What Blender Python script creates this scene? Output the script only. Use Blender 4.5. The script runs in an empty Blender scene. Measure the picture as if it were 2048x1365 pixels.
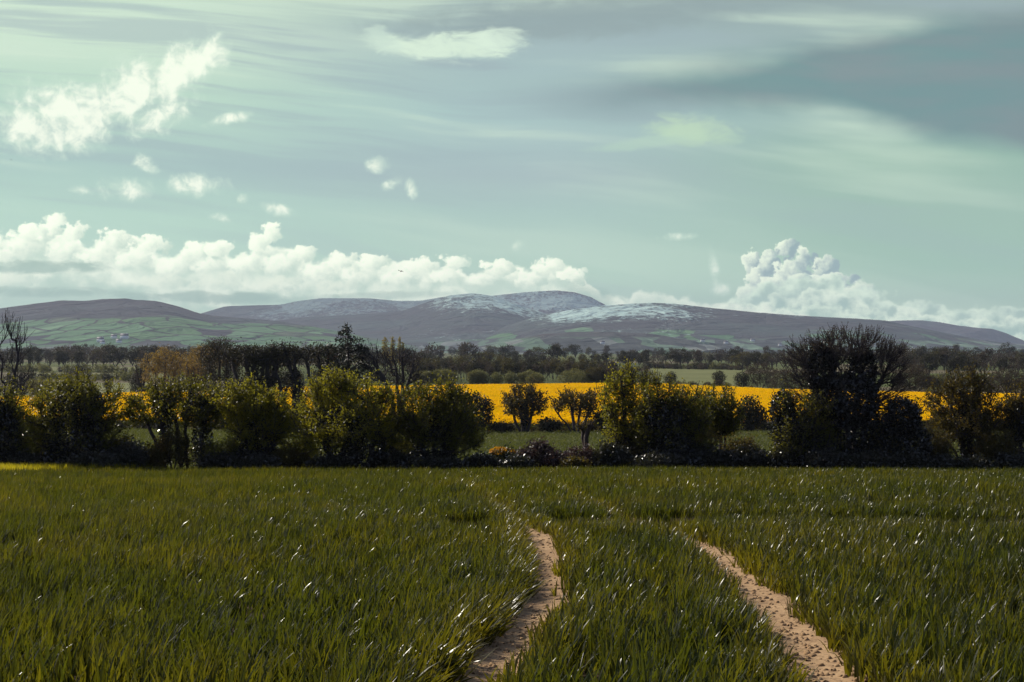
import bpy, math, random
import numpy as np
from mathutils import Vector

SC = bpy.context.scene
COL = SC.collection
R = math.radians
FPX = 2844.0                       # focal length in pixels of the 2048 px wide photograph (50 mm lens)
EYE = 1.7                          # camera height above the field
HOR = 700.0                        # pixel row of the horizon


def lin(r, g, b):
    f = lambda c: c / 12.92 if c <= 0.04045 else ((c + 0.055) / 1.055) ** 2.4
    return (f(r / 255), f(g / 255), f(b / 255), 1.0)


# ------------------------------------------------------------------ camera
cam = bpy.data.cameras.new('camera')
cam.lens = 50; cam.sensor_width = 36; cam.clip_start = 0.1; cam.clip_end = 40000
co = bpy.data.objects.new('camera', cam); COL.objects.link(co)
co.location = (0, 0, EYE); co.rotation_euler = (R(90 + 0.353), 0, 0)
SC.camera = co
SC.view_settings.view_transform = 'Standard'; SC.view_settings.look = 'None'
SC.view_settings.exposure = 0.0; SC.view_settings.gamma = 1.0
SC.view_settings.use_curve_mapping = False
SC.cycles.max_bounces = 6; SC.cycles.transparent_max_bounces = 8
SC.cycles.diffuse_bounces = 3; SC.cycles.volume_bounces = 0
SC.cycles.use_denoising = True; SC.cycles.denoiser = 'OPENIMAGEDENOISE'; SC.cycles.denoising_input_passes = 'RGB_ALBEDO_NORMAL'; SC.cycles.denoising_prefilter = 'ACCURATE'; SC.cycles.sample_clamp_direct = 10.0; SC.cycles.sample_clamp_indirect = 4.0
SC.cycles.caustics_reflective = False; SC.cycles.caustics_refractive = False

# ------------------------------------------------------------------ sun
SUN_AZ, SUN_EL = -49.0, 35.0       # to the left of the view, ahead of the camera
sd = Vector((math.sin(R(SUN_AZ)) * math.cos(R(SUN_EL)), math.cos(R(SUN_AZ)) * math.cos(R(SUN_EL)), math.sin(R(SUN_EL))))
sl = bpy.data.lights.new('sun', 'SUN'); sl.energy = 4.8; sl.angle = R(0.5); sl.color = (1.0, 0.93, 0.80)
so = bpy.data.objects.new('sun', sl); COL.objects.link(so)
so.rotation_euler = sd.to_track_quat('Z', 'Y').to_euler(); so.location = (-60, 40, 80)


# ------------------------------------------------------------------ node helper
class NT:
    def __init__(s, tree):
        s.t = tree; s.n = tree.nodes; s.l = tree.links

    def node(s, typ, **kw):
        n = s.n.new(typ)
        for k, v in kw.items():
            setattr(n, k, v)
        return n

    def put(s, sock, v):
        if v is None: return
        if isinstance(v, bpy.types.NodeSocket): s.l.new(v, sock)
        else: sock.default_value = v

    def m(s, op, a, b=None, c=None, clamp=False):
        n = s.node('ShaderNodeMath', operation=op, use_clamp=clamp)
        s.put(n.inputs[0], a); s.put(n.inputs[1], b); s.put(n.inputs[2], c)
        return n.outputs[0]

    def add(s, a, b): return s.m('ADD', a, b)
    def sub(s, a, b): return s.m('SUBTRACT', a, b)
    def mul(s, a, b): return s.m('MULTIPLY', a, b)
    def div(s, a, b): return s.m('DIVIDE', a, b)
    def mx(s, a, b): return s.m('MAXIMUM', a, b)
    def mn(s, a, b): return s.m('MINIMUM', a, b)
    def mad(s, a, b, c): return s.m('MULTIPLY_ADD', a, b, c)

    def ss(s, x, a, b, lo=0.0, hi=1.0):
        n = s.node('ShaderNodeMapRange', interpolation_type='SMOOTHSTEP')
        s.put(n.inputs['Value'], x); s.put(n.inputs['From Min'], a); s.put(n.inputs['From Max'], b)
        s.put(n.inputs['To Min'], lo); s.put(n.inputs['To Max'], hi)
        return n.outputs[0]

    def xyz(s, x, y, z):
        n = s.node('ShaderNodeCombineXYZ')
        for i, v in enumerate((x, y, z)): s.put(n.inputs[i], v)
        return n.outputs[0]

    def sep(s, v):
        n = s.node('ShaderNodeSeparateXYZ'); s.put(n.inputs[0], v); return n.outputs

    def noise(s, vec, scale, detail=4.0, rough=0.5, dist=0.0, color=False, dim='3D'):
        n = s.node('ShaderNodeTexNoise', noise_dimensions=dim); s.put(n.inputs['Vector'], vec)
        s.put(n.inputs['Scale'], scale); s.put(n.inputs['Detail'], detail)
        s.put(n.inputs['Roughness'], rough); s.put(n.inputs['Distortion'], dist)
        return n.outputs['Color' if color else 'Fac']

    def noise2(s, vec, scale, detail=4.0, rough=0.5, dist=0.0):
        return s.noise(vec, scale, min(detail, 5.0), rough, dist, dim='2D')

    def voro(s, vec, scale, feature='F1', detail=0.0, rough=0.5, smooth=None, out='Distance', rand=1.0, dim='3D'):
        n = s.node('ShaderNodeTexVoronoi', feature=feature, voronoi_dimensions=dim); s.put(n.inputs['Vector'], vec)
        s.put(n.inputs['Scale'], scale)
        if 'Detail' in n.inputs: s.put(n.inputs['Detail'], detail); s.put(n.inputs['Roughness'], rough)
        if smooth is not None: s.put(n.inputs['Smoothness'], smooth)
        s.put(n.inputs['Randomness'], rand)
        return n.outputs[out]

    def mix(s, f, a, b, blend='MIX'):
        n = s.node('ShaderNodeMix', data_type='RGBA', blend_type=blend)
        s.put(n.inputs[0], f); s.put(n.inputs[6], a); s.put(n.inputs[7], b)
        return n.outputs[2]

    def ramp(s, f, stops, interp='LINEAR'):
        n = s.node('ShaderNodeValToRGB'); cr = n.color_ramp; cr.interpolation = interp
        while len(cr.elements) < len(stops): cr.elements.new(0.5)
        for e, (p, c) in zip(cr.elements, stops): e.position = p; e.color = c
        s.put(n.inputs[0], f)
        return n.outputs[0]

    def curve(s, f, pts):
        """piecewise curve given as (x, y) pairs in 0..1"""
        n = s.node('ShaderNodeFloatCurve'); cv = n.mapping.curves[0]
        pts = sorted(pts)
        cv.points[0].location = pts[0]; cv.points[1].location = pts[-1]
        for p in pts[1:-1]: cv.points.new(*p)
        for p in cv.points: p.handle_type = 'AUTO'
        n.mapping.update(); s.put(n.inputs['Value'], f); s.put(n.inputs['Factor'], 1.0)
        return n.outputs[0]


# ------------------------------------------------------------------ sky: directions in degrees (azimuth from straight ahead, elevation)
def after(v, prev): return w.mad(prev, 1e-7, v)     # evaluate v only once prev is known: keeps few values alive at a time in the long sky shader


def AE(px, py):
    a = math.atan((px - 1024) / FPX)
    return math.degrees(a), math.degrees(math.atan((HOR - py) / FPX * math.cos(a)))


world = bpy.data.worlds.new('World'); SC.world = world; world.use_nodes = True
w = NT(world.node_tree); w.n.clear()
# clear air: the sky model, with a thin even veil of high cloud
nish = w.node('ShaderNodeTexSky', sky_type='NISHITA'); nish.sun_disc = False
nish.sun_elevation = R(SUN_EL); nish.sun_rotation = R(SUN_AZ); nish.air_density = 1.0; nish.dust_density = 1.5
nb = w.mix(1.0, nish.outputs[0], (0.108, 0.100, 0.122, 1), 'MULTIPLY')
nb = w.mix(0.22, nb, lin(140, 156, 170))
bg = w.node('ShaderNodeBackground'); w.put(bg.inputs[0], nb); bg.inputs[1].default_value = 1.0
wo = w.node('ShaderNodeOutputWorld'); w.l.new(bg.outputs[0], wo.inputs[0])

# the cloudy part of the sky ahead: a curved vault far beyond the mountains
skm = bpy.data.materials.new('cloudy_sky'); skm.use_nodes = True; skm.cycles.emission_sampling = 'NONE'
w = NT(skm.node_tree); w.n.clear()
nv = w.node('ShaderNodeVectorMath', operation='NORMALIZE'); w.l.new(w.node('ShaderNodeTexCoord').outputs['Object'], nv.inputs[0])
dx, dy, dz = w.sep(nv.outputs[0])
A = w.mul(w.m('ARCTAN2', dx, dy), 57.29578)
E = w.mul(w.m('ARCSINE', dz), 57.29578)


def unit_az(a): return (a + 30.0) / 60.0


A01 = w.m('MULTIPLY_ADD', A, 1 / 60.0, 0.5, clamp=True)
E01 = w.m('MULTIPLY_ADD', E, 1 / 20.0, 0.05, clamp=True)      # -1..19 degrees


def eramp(stops):
    return w.ramp(E01, [((e + 1) / 20.0, lin(*c)) for e, c in stops])


left = eramp([(0, (214, 226, 208)), (3, (186, 216, 202)), (5.3, (184, 214, 203)), (7.2, (172, 200, 198)), (10, (190, 217, 204)), (12.3, (212, 230, 215)), (14.5, (198, 220, 208))])
midc = eramp([(0, (196, 216, 200)), (3.2, (184, 212, 198)), (5.6, (172, 198, 196)), (7.0, (168, 187, 194)), (9.5, (170, 196, 200)), (12, (164, 184, 192)), (14, (148, 166, 174))])
right = eramp([(0, (186, 208, 192)), (3.2, (160, 194, 180)), (5.5, (160, 190, 180)), (7.5, (152, 185, 174)), (9.3, (156, 183, 183)), (11.5, (160, 182, 184)), (14, (148, 164, 171))])
base = w.mix(w.ss(A, -15.0, 0.0), left, midc)
base = w.mix(w.ss(A, 1.0, 15.0), base, right)
# cirrus streaks that fan out across the sky
warp = w.noise2(w.xyz(w.mul(A, 0.06), w.mul(E, 0.12), 3.1), 1.0, 2.0, 0.5)
fan = w.mad(w.mul(A, w.sub(E, 7.5)), -0.012, w.mad(A, 0.10, E))
fan = w.mad(w.sub(warp, 0.5), 1.6, fan)
st1 = w.noise2(w.xyz(w.mul(A, 0.05), w.mad(fan, 0.55, 31.0), 0), 1.0, 4.0, 0.45, 0.0)
st2 = w.noise2(w.xyz(w.mul(A, 0.085), w.mad(fan, 1.9, 77.0), 0), 1.0, 4.0, 0.55, 0.0)
st = w.mad(w.mul(w.sub(st2, 0.5), w.ss(E, 6.0, 10.0, 0.35, 1.0)), w.ss(A, -6.0, 2.0, 0.60, 0.2), st1)
hi = w.mul(w.ss(E, 4.0, 9.0, 0.35, 1.0), 1.0)
base = w.mix(w.mul(w.ss(st, 0.50, 0.72), w.mul(hi, 0.60)), base, lin(214, 231, 217))
base = w.mix(w.mul(w.ss(st, 0.50, 0.30), w.mul(hi, 0.55)), base, lin(158, 176, 188))
# the great slate grey veil at upper right
up_pts = [(850, 178), (1024, 165), (1200, 150), (1400, 122), (1600, 86), (1800, 52), (2048, 5), (2300, -40)]
lo_pts = [(850, 190), (1024, 212), (1200, 228), (1400, 226), (1600, 222), (1750, 246), (1850, 270), (2048, 305), (2300, 345)]
cv = lambda pts: w.mul(w.curve(A01, [(0.0, (AE(*pts[0])[1]) / 20)] + [(unit_az(AE(*p)[0]), AE(*p)[1] / 20) for p in pts]), 20.0)
wob = w.mul(w.sub(w.noise2(w.xyz(w.mul(A, 0.22), w.mad(fan, 0.6, 50.0), 0), 1.0, 4.0, 0.5), 0.5), 0.9)
Ew = w.add(E, wob)
soft = w.ss(A, -2.0, 16.0, 1.6, 0.72)
inU = w.ss(w.div(w.sub(cv(up_pts), Ew), soft), -0.6, 1.0)
inL = w.ss(w.div(w.sub(Ew, cv(lo_pts)), soft), -0.5, 0.9)
veil = w.mul(w.mul(inU, inL), w.ss(A, -4.5, 5.0))
veilc = w.mix(w.ss(w.noise2(w.xyz(w.mul(A, 0.12), w.mul(fan, 0.9), 9.0), 1.0, 3.0), 0.35, 0.68), lin(110, 143, 150), lin(124, 141, 150))
veilc = w.mix(w.ss(A, -1.0, 9.0), lin(142, 158, 168), veilc)
base = w.mix(w.mul(veil, 0.95), base, veilc)

# cumulus: an envelope (bank outline or blobs) broken by billowing noise
bank_l = [(-300, 470), (0, 462), (40, 455), (75, 458), (108, 448), (150, 454), (172, 470), (225, 462), (300, 480), (345, 503), (385, 486), (430, 482), (475, 500), (505, 490), (530, 476), (552, 476), (566, 494), (605, 492), (640, 515), (690, 503), (720, 512), (770, 510), (850, 520), (900, 512), (955, 527), (1000, 522), (1050, 530), (1100, 522), (1140, 535), (1180, 556), (1215, 572), (1255, 580), (1300, 576), (1345, 578), (1390, 588), (1430, 596), (1520, 606), (1700, 640)]
bank_r = [(1300, 640), (1440, 600), (1520, 566), (1600, 552), (1650, 546), (1690, 562), (1740, 575), (1800, 590), (1850, 592), (1900, 612), (1935, 600), (1985, 608), (2048, 604), (2300, 590)]


def topcurve(nt, a01, pts):
    return nt.mul(nt.curve(a01, [(max(0, min(1, unit_az(AE(*p)[0]))), max(0.0, AE(*p)[1]) / 10) for p in pts]), 10.0)


def billow(a, e, sc, seed):
    v = w.xyz(w.mad(a, sc, seed * 17.3), w.mad(e, sc * 1.15, seed * 9.1), 0.0)
    vor = w.voro(v, 1.1, 'SMOOTH_F1', 2.0, 0.5, 0.3, dim='2D')
    fb = w.noise2(v, 1.3, 6.0, 0.55)
    return w.add(w.mul(w.sub(0.55, vor), 0.9), w.mul(w.sub(fb, 0.5), 1.3))


sky = base
# small cumulus puffs
puffs = [  # px, py, half width, half height, tilt(deg), strength
    (130, 235, 112, 62, 8, 1.1), (70, 255, 72, 50, 0, .9), (190, 215, 80, 46, 30, .9), (270, 180, 85, 58, 35, 1.1), (345, 150, 92, 46, 40, 1.1), (415, 115, 46, 34, 30, 1.0), (310, 225, 75, 40, 20, .8), (460, 238, 40, 10, 12, .45),
    (40, 190, 26, 34, -40, .35), (250, 377, 52, 20, 0, .75), (165, 380, 26, 9, 0, .35), (296, 328, 23, 15, -20, .6), (395, 370, 54, 20, 0, .85), (755, 330, 21, 15, 0, .75), (790, 366, 26, 11, 20, .55), (820, 372, 12, 20, 15, .5), (485, 400, 12, 9, 0, .4), (440, 437, 20, 8, -10, .4), (560, 420, 34, 12, -12, .4),
    (1034, 490, 14, 11, 0, .35), (1428, 545, 9, 40, 8, .35), (1442, 580, 18, 14, 0, .6), (1350, 475, 40, 7, 0, .18)]
D = None
for (px, py, rx, ry, tilt, stg) in puffs:
    a0, e0 = AE(px, py); ct, st_ = math.cos(R(tilt)), math.sin(R(tilt))
    da = w.sub(after(A, D) if D is not None else A, a0); de = w.sub(after(E, D) if D is not None else E, e0)
    sx, sy = 49.6 / rx, 49.6 / ry
    u = w.add(w.mul(da, ct * sx), w.mul(de, st_ * sx)); v = w.add(w.mul(da, -st_ * sy), w.mul(de, ct * sy))
    b = w.mul(w.m('SUBTRACT', 1.0, w.mul(w.add(w.mul(u, u), w.mul(v, v)), 0.60)), 0.45 + 0.6 * stg)
    D = b if D is None else w.m('SMOOTH_MAX', D, b, 0.25)
D = w.mx(D, -3.0)
bl2 = w.noise2(w.xyz(w.mad(A, 1.0, 13.0), E, 0), 1.35, 5.0, 0.6, 0.25); bl = billow(A, E, 0.75, 2.2)
d0 = w.add(w.mad(bl, 0.25, w.sub(D, 0.22)), w.mul(w.sub(bl2, 0.5), 2.0))
al = w.ss(d0, -0.30, 0.95)
puffc = w.mix(w.ss(d0, 0.1, 0.9), lin(214, 232, 220), tuple(v * 1.08 for v in lin(247, 249, 238)[:3]) + (1.0,))
sky = w.mix(w.mul(al, 0.95), sky, puffc)
# the long soft lens cloud high in the middle and the faint glow to its right
def soft_lens(sky, px, py, rx, ry, tilt, col, amt, seed, rag):
    a0, e0 = AE(px, py); ct, st_ = math.cos(R(tilt)), math.sin(R(tilt)); sx, sy = 49.6 / rx, 49.6 / ry
    A_, E_ = after(A, sky), after(E, sky); da = w.sub(A_, a0); de = w.sub(E_, e0)
    u = w.add(w.mul(da, ct * sx), w.mul(de, st_ * sx)); v = w.add(w.mul(da, -st_ * sy), w.mul(de, ct * sy))
    f = w.sub(1.0, w.add(w.mul(u, u), w.mul(v, v)))
    f = w.mad(w.sub(w.noise2(w.xyz(w.mul(A_, 0.5), w.mad(E_, 1.3, seed * 3.7), 0), 1.4, 7.0, 0.6, 0.4), 0.5), rag, f)
    return w.mix(w.mul(w.ss(f, 0.0, 1.0), amt), sky, col)
sky = soft_lens(sky, 1150, 36, 480, 52, 3, lin(146, 162, 169), 0.75, 14.0, 1.2)
sky = soft_lens(sky, 905, 92, 165, 36, 1, lin(222, 238, 224), 0.92, 4.0, 2.2)
sky = soft_lens(sky, 1000, 78, 75, 26, 4, lin(222, 238, 226), 0.8, 6.0, 1.6)
sky = soft_lens(sky, 930, 128, 130, 14, -2, lin(158, 174, 186), 0.6, 8.0, 1.4)
sky = soft_lens(sky, 760, 80, 60, 26, -25, lin(212, 230, 220), 0.6, 5.0, 2.6)
sky = soft_lens(sky, 1385, 262, 110, 36, -8, lin(196, 220, 194), 0.8, 11.0, 1.6)
sky = soft_lens(sky, 1290, 285, 130, 16, 6, lin(188, 214, 198), 0.5, 12.0, 1.6)
# cumulus tower and banks: heaps of billows, each row in front of the last
def heap(sky, top, sc, seed, amp, k, edge, white, shade, f0, f1, side=None, opac=0.97):
    A_, E_ = after(A, sky), after(E, sky); bw = billow(A_, E_, sc, seed); depth = w.sub(top, E_)
    d = w.add(w.mul(depth, k), w.mul(bw, amp))
    v = w.xyz(w.mad(A_, sc * 0.8, seed * 5.1), w.mad(E_, sc, seed * 3.3), 0.0)
    dn = w.add(w.mul(d, 1.0 / k), w.mul(w.sub(w.noise2(v, 1.5, 4.0, 0.55), 0.5), 1.1))
    if side is not None: dn = w.add(dn, side)
    c = w.mix(w.ss(dn, f0, f1), white, shade)
    return w.mix(w.mul(w.ss(d, 0.0, edge), opac), sky, c)
def wavy(top, off, amp, sc, seed):
    n = w.noise2(w.xyz(w.mad(A, sc, seed * 11.7), seed * 2.0, 0.0), 1.0, 3.0, 0.55)
    return w.add(w.sub(top, off), w.mul(w.sub(n, 0.5), amp))
up = lambda c, k: tuple(v * k for v in c[:3]) + (1.0,)
WHT, SHD = up(lin(250, 250, 236), 1.2), lin(204, 224, 210)
bshare = billow(A, E, 1.5, 3.7); nshare = w.noise2(w.xyz(w.mad(A, 1.0, 41.0), E, 0), 2.4, 4.0, 0.55)
nfine = w.mul(w.sub(nshare, 0.5), 1.7)
def billows(sky, blobs, white, shade, amp, edge, q0, q1, opac=0.96):
    """round heads of cloud, back to front, each lit from the upper left"""
    for (px, py, rx, ry) in blobs:
        a0, e0 = AE(px, py); A_, E_ = after(A, sky), after(E, sky); u = w.mul(w.sub(A_, a0), 49.6 / rx); v = w.mul(w.sub(E_, e0), 49.6 / ry)
        f = w.add(w.sub(1.0, w.add(w.mul(u, u), w.mul(v, v))), w.mad(bshare, amp, nfine))
        q = w.add(w.mad(u, 0.75, w.mul(v, -0.65)), w.mul(nfine, 0.75))
        sky = w.mix(w.mul(w.ss(f, 0.0, edge), opac), sky, w.mix(w.ss(q, q0, q1), white, shade))
    return sky
LAV = lin(148, 172, 181)
sky = billows(sky, [(1574, 502, 27, 30), (1612, 518, 30, 28), (1648, 540, 36, 30), (1508, 530, 24, 36), (1540, 528, 32, 30), (1685, 566, 34, 24), (1590, 545, 48, 36), (1520, 565, 36, 40), (1640, 572, 46, 30), (1560, 580, 60, 34)], up(lin(240, 246, 230), 1.12), LAV, 0.9, 0.35, -0.75, 0.25)
sky = billows(sky, [(1660, 566, 34, 22), (1600, 556, 24, 14), (1720, 582, 38, 22), (1500, 590, 40, 24)], up(lin(236, 244, 228), 1.1), lin(172, 197, 194), 0.5, 0.5, -0.7, 0.7)
tr_ = topcurve(w, A01, bank_r)
sky = heap(sky, w.sub(tr_, -0.05), 0.95, 8.2, 0.75, 1.3, 0.40, up(lin(222, 236, 220), 1.15), lin(174, 200, 191), 0.05, 0.75)
sky = heap(sky, wavy(tr_, 0.45, 0.9, 0.5, 3.0), 1.0, 5.7, 0.7, 1.3, 0.35, up(lin(232, 242, 226), 1.15), lin(168, 196, 188), 0.05, 0.75)
sky = heap(sky, wavy(tr_, 1.0, 0.8, 0.7, 4.0), 1.2, 2.9, 0.6, 1.3, 0.35, up(lin(226, 238, 222), 1.15), lin(174, 201, 191), 0.05, 0.8)
tl_ = topcurve(w, A01, bank_l)
thin = w.ss(A, 3.0, 5.5, 0.97, 0.55)
sky = heap(sky, tl_, 0.70, 0.7, 0.85, 1.3, 0.34, WHT, SHD, 0.12, 0.95, opac=thin)
sky = billows(sky, [(108, 452, 30, 26), (150, 460, 30, 24), (60, 470, 42, 24), (225, 480, 40, 24), (300, 492, 44, 24), (395, 500, 34, 22), (440, 500, 36, 22), (545, 466, 24, 26), (522, 486, 30, 26), (604, 508, 34, 22), (690, 518, 36, 20), (745, 525, 40, 20), (850, 532, 46, 20), (910, 526, 36, 20), (1000, 536, 44, 20), (1100, 536, 44, 22), (1145, 552, 36, 22)], WHT, lin(206, 225, 211), 0.85, 0.5, -0.5, 1.0)
sky = heap(sky, wavy(tl_, 0.8, 0.8, 0.42, 1.0), 0.75, 1.9, 0.7, 1.0, 0.9, WHT, lin(192, 216, 202), 0.2, 1.5, opac=thin)
sky = billows(sky, [(30, 500, 60, 26), (130, 500, 46, 24), (200, 512, 50, 22), (270, 520, 52, 24), (350, 535, 50, 24), (420, 532, 44, 22), (490, 528, 44, 26), (560, 530, 46, 28), (640, 545, 50, 24), (720, 552, 50, 22), (800, 555, 50, 20), (890, 556, 50, 20), (970, 558, 46, 18), (1060, 560, 46, 18)], WHT, lin(196, 218, 205), 0.6, 0.8, -0.4, 1.0, 0.9)
sky = billows(sky, [(20, 560, 70, 20), (330, 565, 60, 18), (450, 560, 60, 22), (560, 566, 60, 20), (680, 572, 60, 16)], up(lin(240, 245, 230), 1.08), lin(192, 215, 202), 0.6, 0.9, -0.3, 1.0, 0.8)
# grey flat bases under the left bank
for (px, py, rx, ry, tl, am, sd) in ((85, 535, 150, 17, 2, .8, 21.0), (60, 584, 200, 12, 0, .7, 23.0), (430, 596, 220, 15, -1, .75, 25.0), (760, 592, 180, 10, 2, .5, 27.0), (1180, 590, 60, 30, -10, .55, 29.0)):
    sky = soft_lens(sky, px, py, rx, ry, tl, lin(150, 181, 169), am, sd, 2.0)
glow = w.mul(w.ss(E, 1.7, 1.0), w.ss(A, 2.0, -6.0))
sky = w.mix(w.mul(glow, 0.55), sky, lin(222, 232, 212))
front = w.mul(w.ss(w.m('ABSOLUTE', A), 52.0, 30.0), w.ss(E, 32.0, 18.0))
em = w.node('ShaderNodeEmission'); w.put(em.inputs[0], w.mix(1.0, sky, (1.0, 1.045, 0.955, 1), 'MULTIPLY')); em.inputs[1].default_value = 1.0
tb = w.node('ShaderNodeBsdfTransparent'); ms = w.node('ShaderNodeMixShader'); w.put(ms.inputs[0], front)
w.l.new(tb.outputs[0], ms.inputs[1]); w.l.new(em.outputs[0], ms.inputs[2])
w.l.new(ms.outputs[0], w.node('ShaderNodeOutputMaterial').inputs[0])


# ------------------------------------------------------------------ mesh and object helpers
def make_mesh(name, verts, faces, mat, smooth=False):
    """faces: list of integer arrays (each of one polygon size)"""
    me = bpy.data.meshes.new(name)
    verts = np.asarray(verts, np.float32); fl = [np.asarray(f, np.int32) for f in (faces if isinstance(faces, list) else [faces]) if len(f)]
    me.vertices.add(len(verts)); me.vertices.foreach_set('co', verts.ravel())
    loops = np.concatenate([f.ravel() for f in fl]); tot = np.concatenate([np.full(len(f), f.shape[1], np.int32) for f in fl])
    me.loops.add(len(loops)); me.loops.foreach_set('vertex_index', loops)
    me.polygons.add(len(tot)); me.polygons.foreach_set('loop_start', np.concatenate([[0], np.cumsum(tot)[:-1]]).astype(np.int32))
    if smooth: me.polygons.foreach_set('use_smooth', np.ones(len(tot), bool))
    me.update(calc_edges=True); me.validate()
    if mat is not None: me.materials.append(mat)
    return me


def link(name, me, parent=None, **props):
    o = bpy.data.objects.new(name, me); COL.objects.link(o)
    if parent is not None: o.parent = parent
    for k, v in props.items():
        if v: o[k] = v
    return o


def thing(name, loc, label, cat, group=None):
    o = bpy.data.objects.new(name, None); COL.objects.link(o); o.location = loc
    o.empty_display_size = 0.3
    o['label'] = label; o['category'] = cat
    if group: o['group'] = group
    return o


def copy_thing(src, loc, scale=1.0, rz=0.0, label=None, group=None, sx=None):
    c = src.copy(); COL.objects.link(c); c.location = loc
    c.scale = (sx or scale, sx or scale, scale); c.rotation_euler = (0, 0, rz)
    if label: c['label'] = label
    if group: c['group'] = group
    for ch in src.children:
        d = ch.copy(); COL.objects.link(d); d.parent = c
    return c


def build_sky():
    az = np.radians(np.linspace(-55, 55, 89)); el = np.radians(np.linspace(-2, 34, 37)); a, e = np.meshgrid(az, el)
    V = np.stack([np.sin(a) * np.cos(e), np.cos(a) * np.cos(e), np.sin(e)], -1).reshape(-1, 3) * 24000
    n = 89; i = np.arange(36)[:, None] * n + np.arange(n - 1)[None, :]
    o = link('sky', make_mesh('sky', V, np.stack([i, i + 1, i + 1 + n, i + n], -1).reshape(-1, 4), skm, True), kind='structure', label='pale teal sky with cirrus streaks and white cumulus clouds', category='sky')
    o.location = (0, 0, EYE)
build_sky()


# ------------------------------------------------------------------ materials
def new_mat(name):
    m = bpy.data.materials.new(name); m.use_nodes = True; t = NT(m.node_tree); t.n.clear()
    out = t.node('ShaderNodeOutputMaterial')
    return m, t, out


def pbsdf(t, col, rough=0.6, spec=0.3, normal=None):
    p = t.node('ShaderNodeBsdfPrincipled'); t.put(p.inputs['Base Color'], col); t.put(p.inputs['Roughness'], rough)
    t.put(p.inputs['Specular IOR Level'], spec)
    if normal is not None: t.l.new(normal, p.inputs['Normal'])
    return p.outputs[0]


def leaf_mat(name, dark, light, trans, tw=0.4, rough=0.45, spec=0.35, odd=None, odd_at=0.97, tint=None, var=0.45):
    m, t, out = new_mat(name)
    rnd = t.node('ShaderNodeNewGeometry').outputs['Random Per Island']
    oi = t.node('ShaderNodeObjectInfo').outputs['Random']
    f = t.m('MULTIPLY_ADD', oi, 0.35, t.mad(rnd, var, 0.1), clamp=True)
    col = t.mix(f, dark + (1,), light + (1,)); tcol = t.mix(t.mul(f, 0.8), trans + (1,), tuple(c * 1.35 for c in trans) + (1,))
    if tint:
        at = t.node('ShaderNodeAttribute', attribute_type='INSTANCER', attribute_name='tint').outputs['Fac']
        col = t.mix(at, col, tint[0] + (1,)); tcol = t.mix(at, tcol, tint[1] + (1,))
    if odd:
        k = t.m('GREATER_THAN', rnd, odd_at)
        col = t.mix(k, col, odd + (1,)); tcol = t.mix(k, tcol, odd + (1,))
    s1 = pbsdf(t, col, rough, spec)
    tr = t.node('ShaderNodeBsdfTranslucent'); t.put(tr.inputs[0], tcol)
    mx = t.node('ShaderNodeMixShader'); mx.inputs[0].default_value = tw
    t.l.new(s1, mx.inputs[1]); t.l.new(tr.outputs[0], mx.inputs[2]); t.l.new(mx.outputs[0], out.inputs[0])
    return m


def bark_mat(name, a, b, scale=3.0):
    m, t, out = new_mat(name)
    p = t.node('ShaderNodeTexCoord').outputs['Object']
    n = t.noise(p, scale, 5.0, 0.65)
    t.l.new(pbsdf(t, t.mix(n, a + (1,), b + (1,)), 0.85, 0.15), out.inputs[0])
    return m


BARK = bark_mat('dark_bark', (0.030, 0.024, 0.027), (0.065, 0.054, 0.054))
BARK_PALE = bark_mat('brown_bark', (0.045, 0.034, 0.030), (0.10, 0.078, 0.068))
HAW = leaf_mat('hawthorn_leaf', (0.032, 0.038, 0.007), (0.080, 0.078, 0.013), (0.19, 0.175, 0.012), 0.45, 0.45, 0.3)
HAW_Y = leaf_mat('young_hawthorn_leaf', (0.055, 0.058, 0.007), (0.13, 0.12, 0.014), (0.30, 0.27, 0.014), 0.5, 0.45, 0.3)
HAW_B = leaf_mat('brownish_leaf', (0.035, 0.033, 0.010), (0.070, 0.058, 0.016), (0.13, 0.095, 0.014), 0.4, 0.5, 0.25)
IVY = leaf_mat('ivy_leaf', (0.027, 0.025, 0.024), (0.045, 0.043, 0.034), (0.03, 0.032, 0.014), 0.12, 0.25, 0.5)
BRAMBLE = leaf_mat('bramble_leaf', (0.026, 0.025, 0.018), (0.050, 0.046, 0.028), (0.05, 0.05, 0.012), 0.22, 0.28, 0.5)
RED_BRAMBLE = leaf_mat('withered_bramble_leaf', (0.040, 0.024, 0.022), (0.085, 0.052, 0.048), (0.08, 0.045, 0.03), 0.25, 0.5, 0.3)
GORSE = leaf_mat('gorse_spine', (0.015, 0.02, 0.007), (0.035, 0.040, 0.012), (0.04, 0.05, 0.006), 0.2, 0.5, 0.3)
GORSE_F = leaf_mat('gorse_flower', (0.45, 0.19, 0.01), (0.62, 0.30, 0.015), (0.5, 0.25, 0.01), 0.4, 0.5, 0.2)
BUD = leaf_mat('brown_bud', (0.040, 0.034, 0.022), (0.085, 0.068, 0.040), (0.09, 0.06, 0.02), 0.25, 0.45, 0.3)
GOLD = leaf_mat('golden_willow_leaf', (0.12, 0.085, 0.016), (0.22, 0.15, 0.03), (0.30, 0.19, 0.03), 0.4, 0.55, 0.2)
SALLOW = leaf_mat('grey_willow_leaf', (0.085, 0.088, 0.036), (0.14, 0.14, 0.055), (0.22, 0.21, 0.05), 0.3, 0.55, 0.2)
FARDARK = leaf_mat('far_dark_leaf', (0.022, 0.022, 0.013), (0.048, 0.044, 0.022), (0.05, 0.045, 0.015), 0.25, 0.6, 0.15)
FARBROWN = leaf_mat('far_brown_twig', (0.040, 0.032, 0.022), (0.078, 0.060, 0.036), (0.08, 0.055, 0.025), 0.25, 0.6, 0.15)
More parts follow.
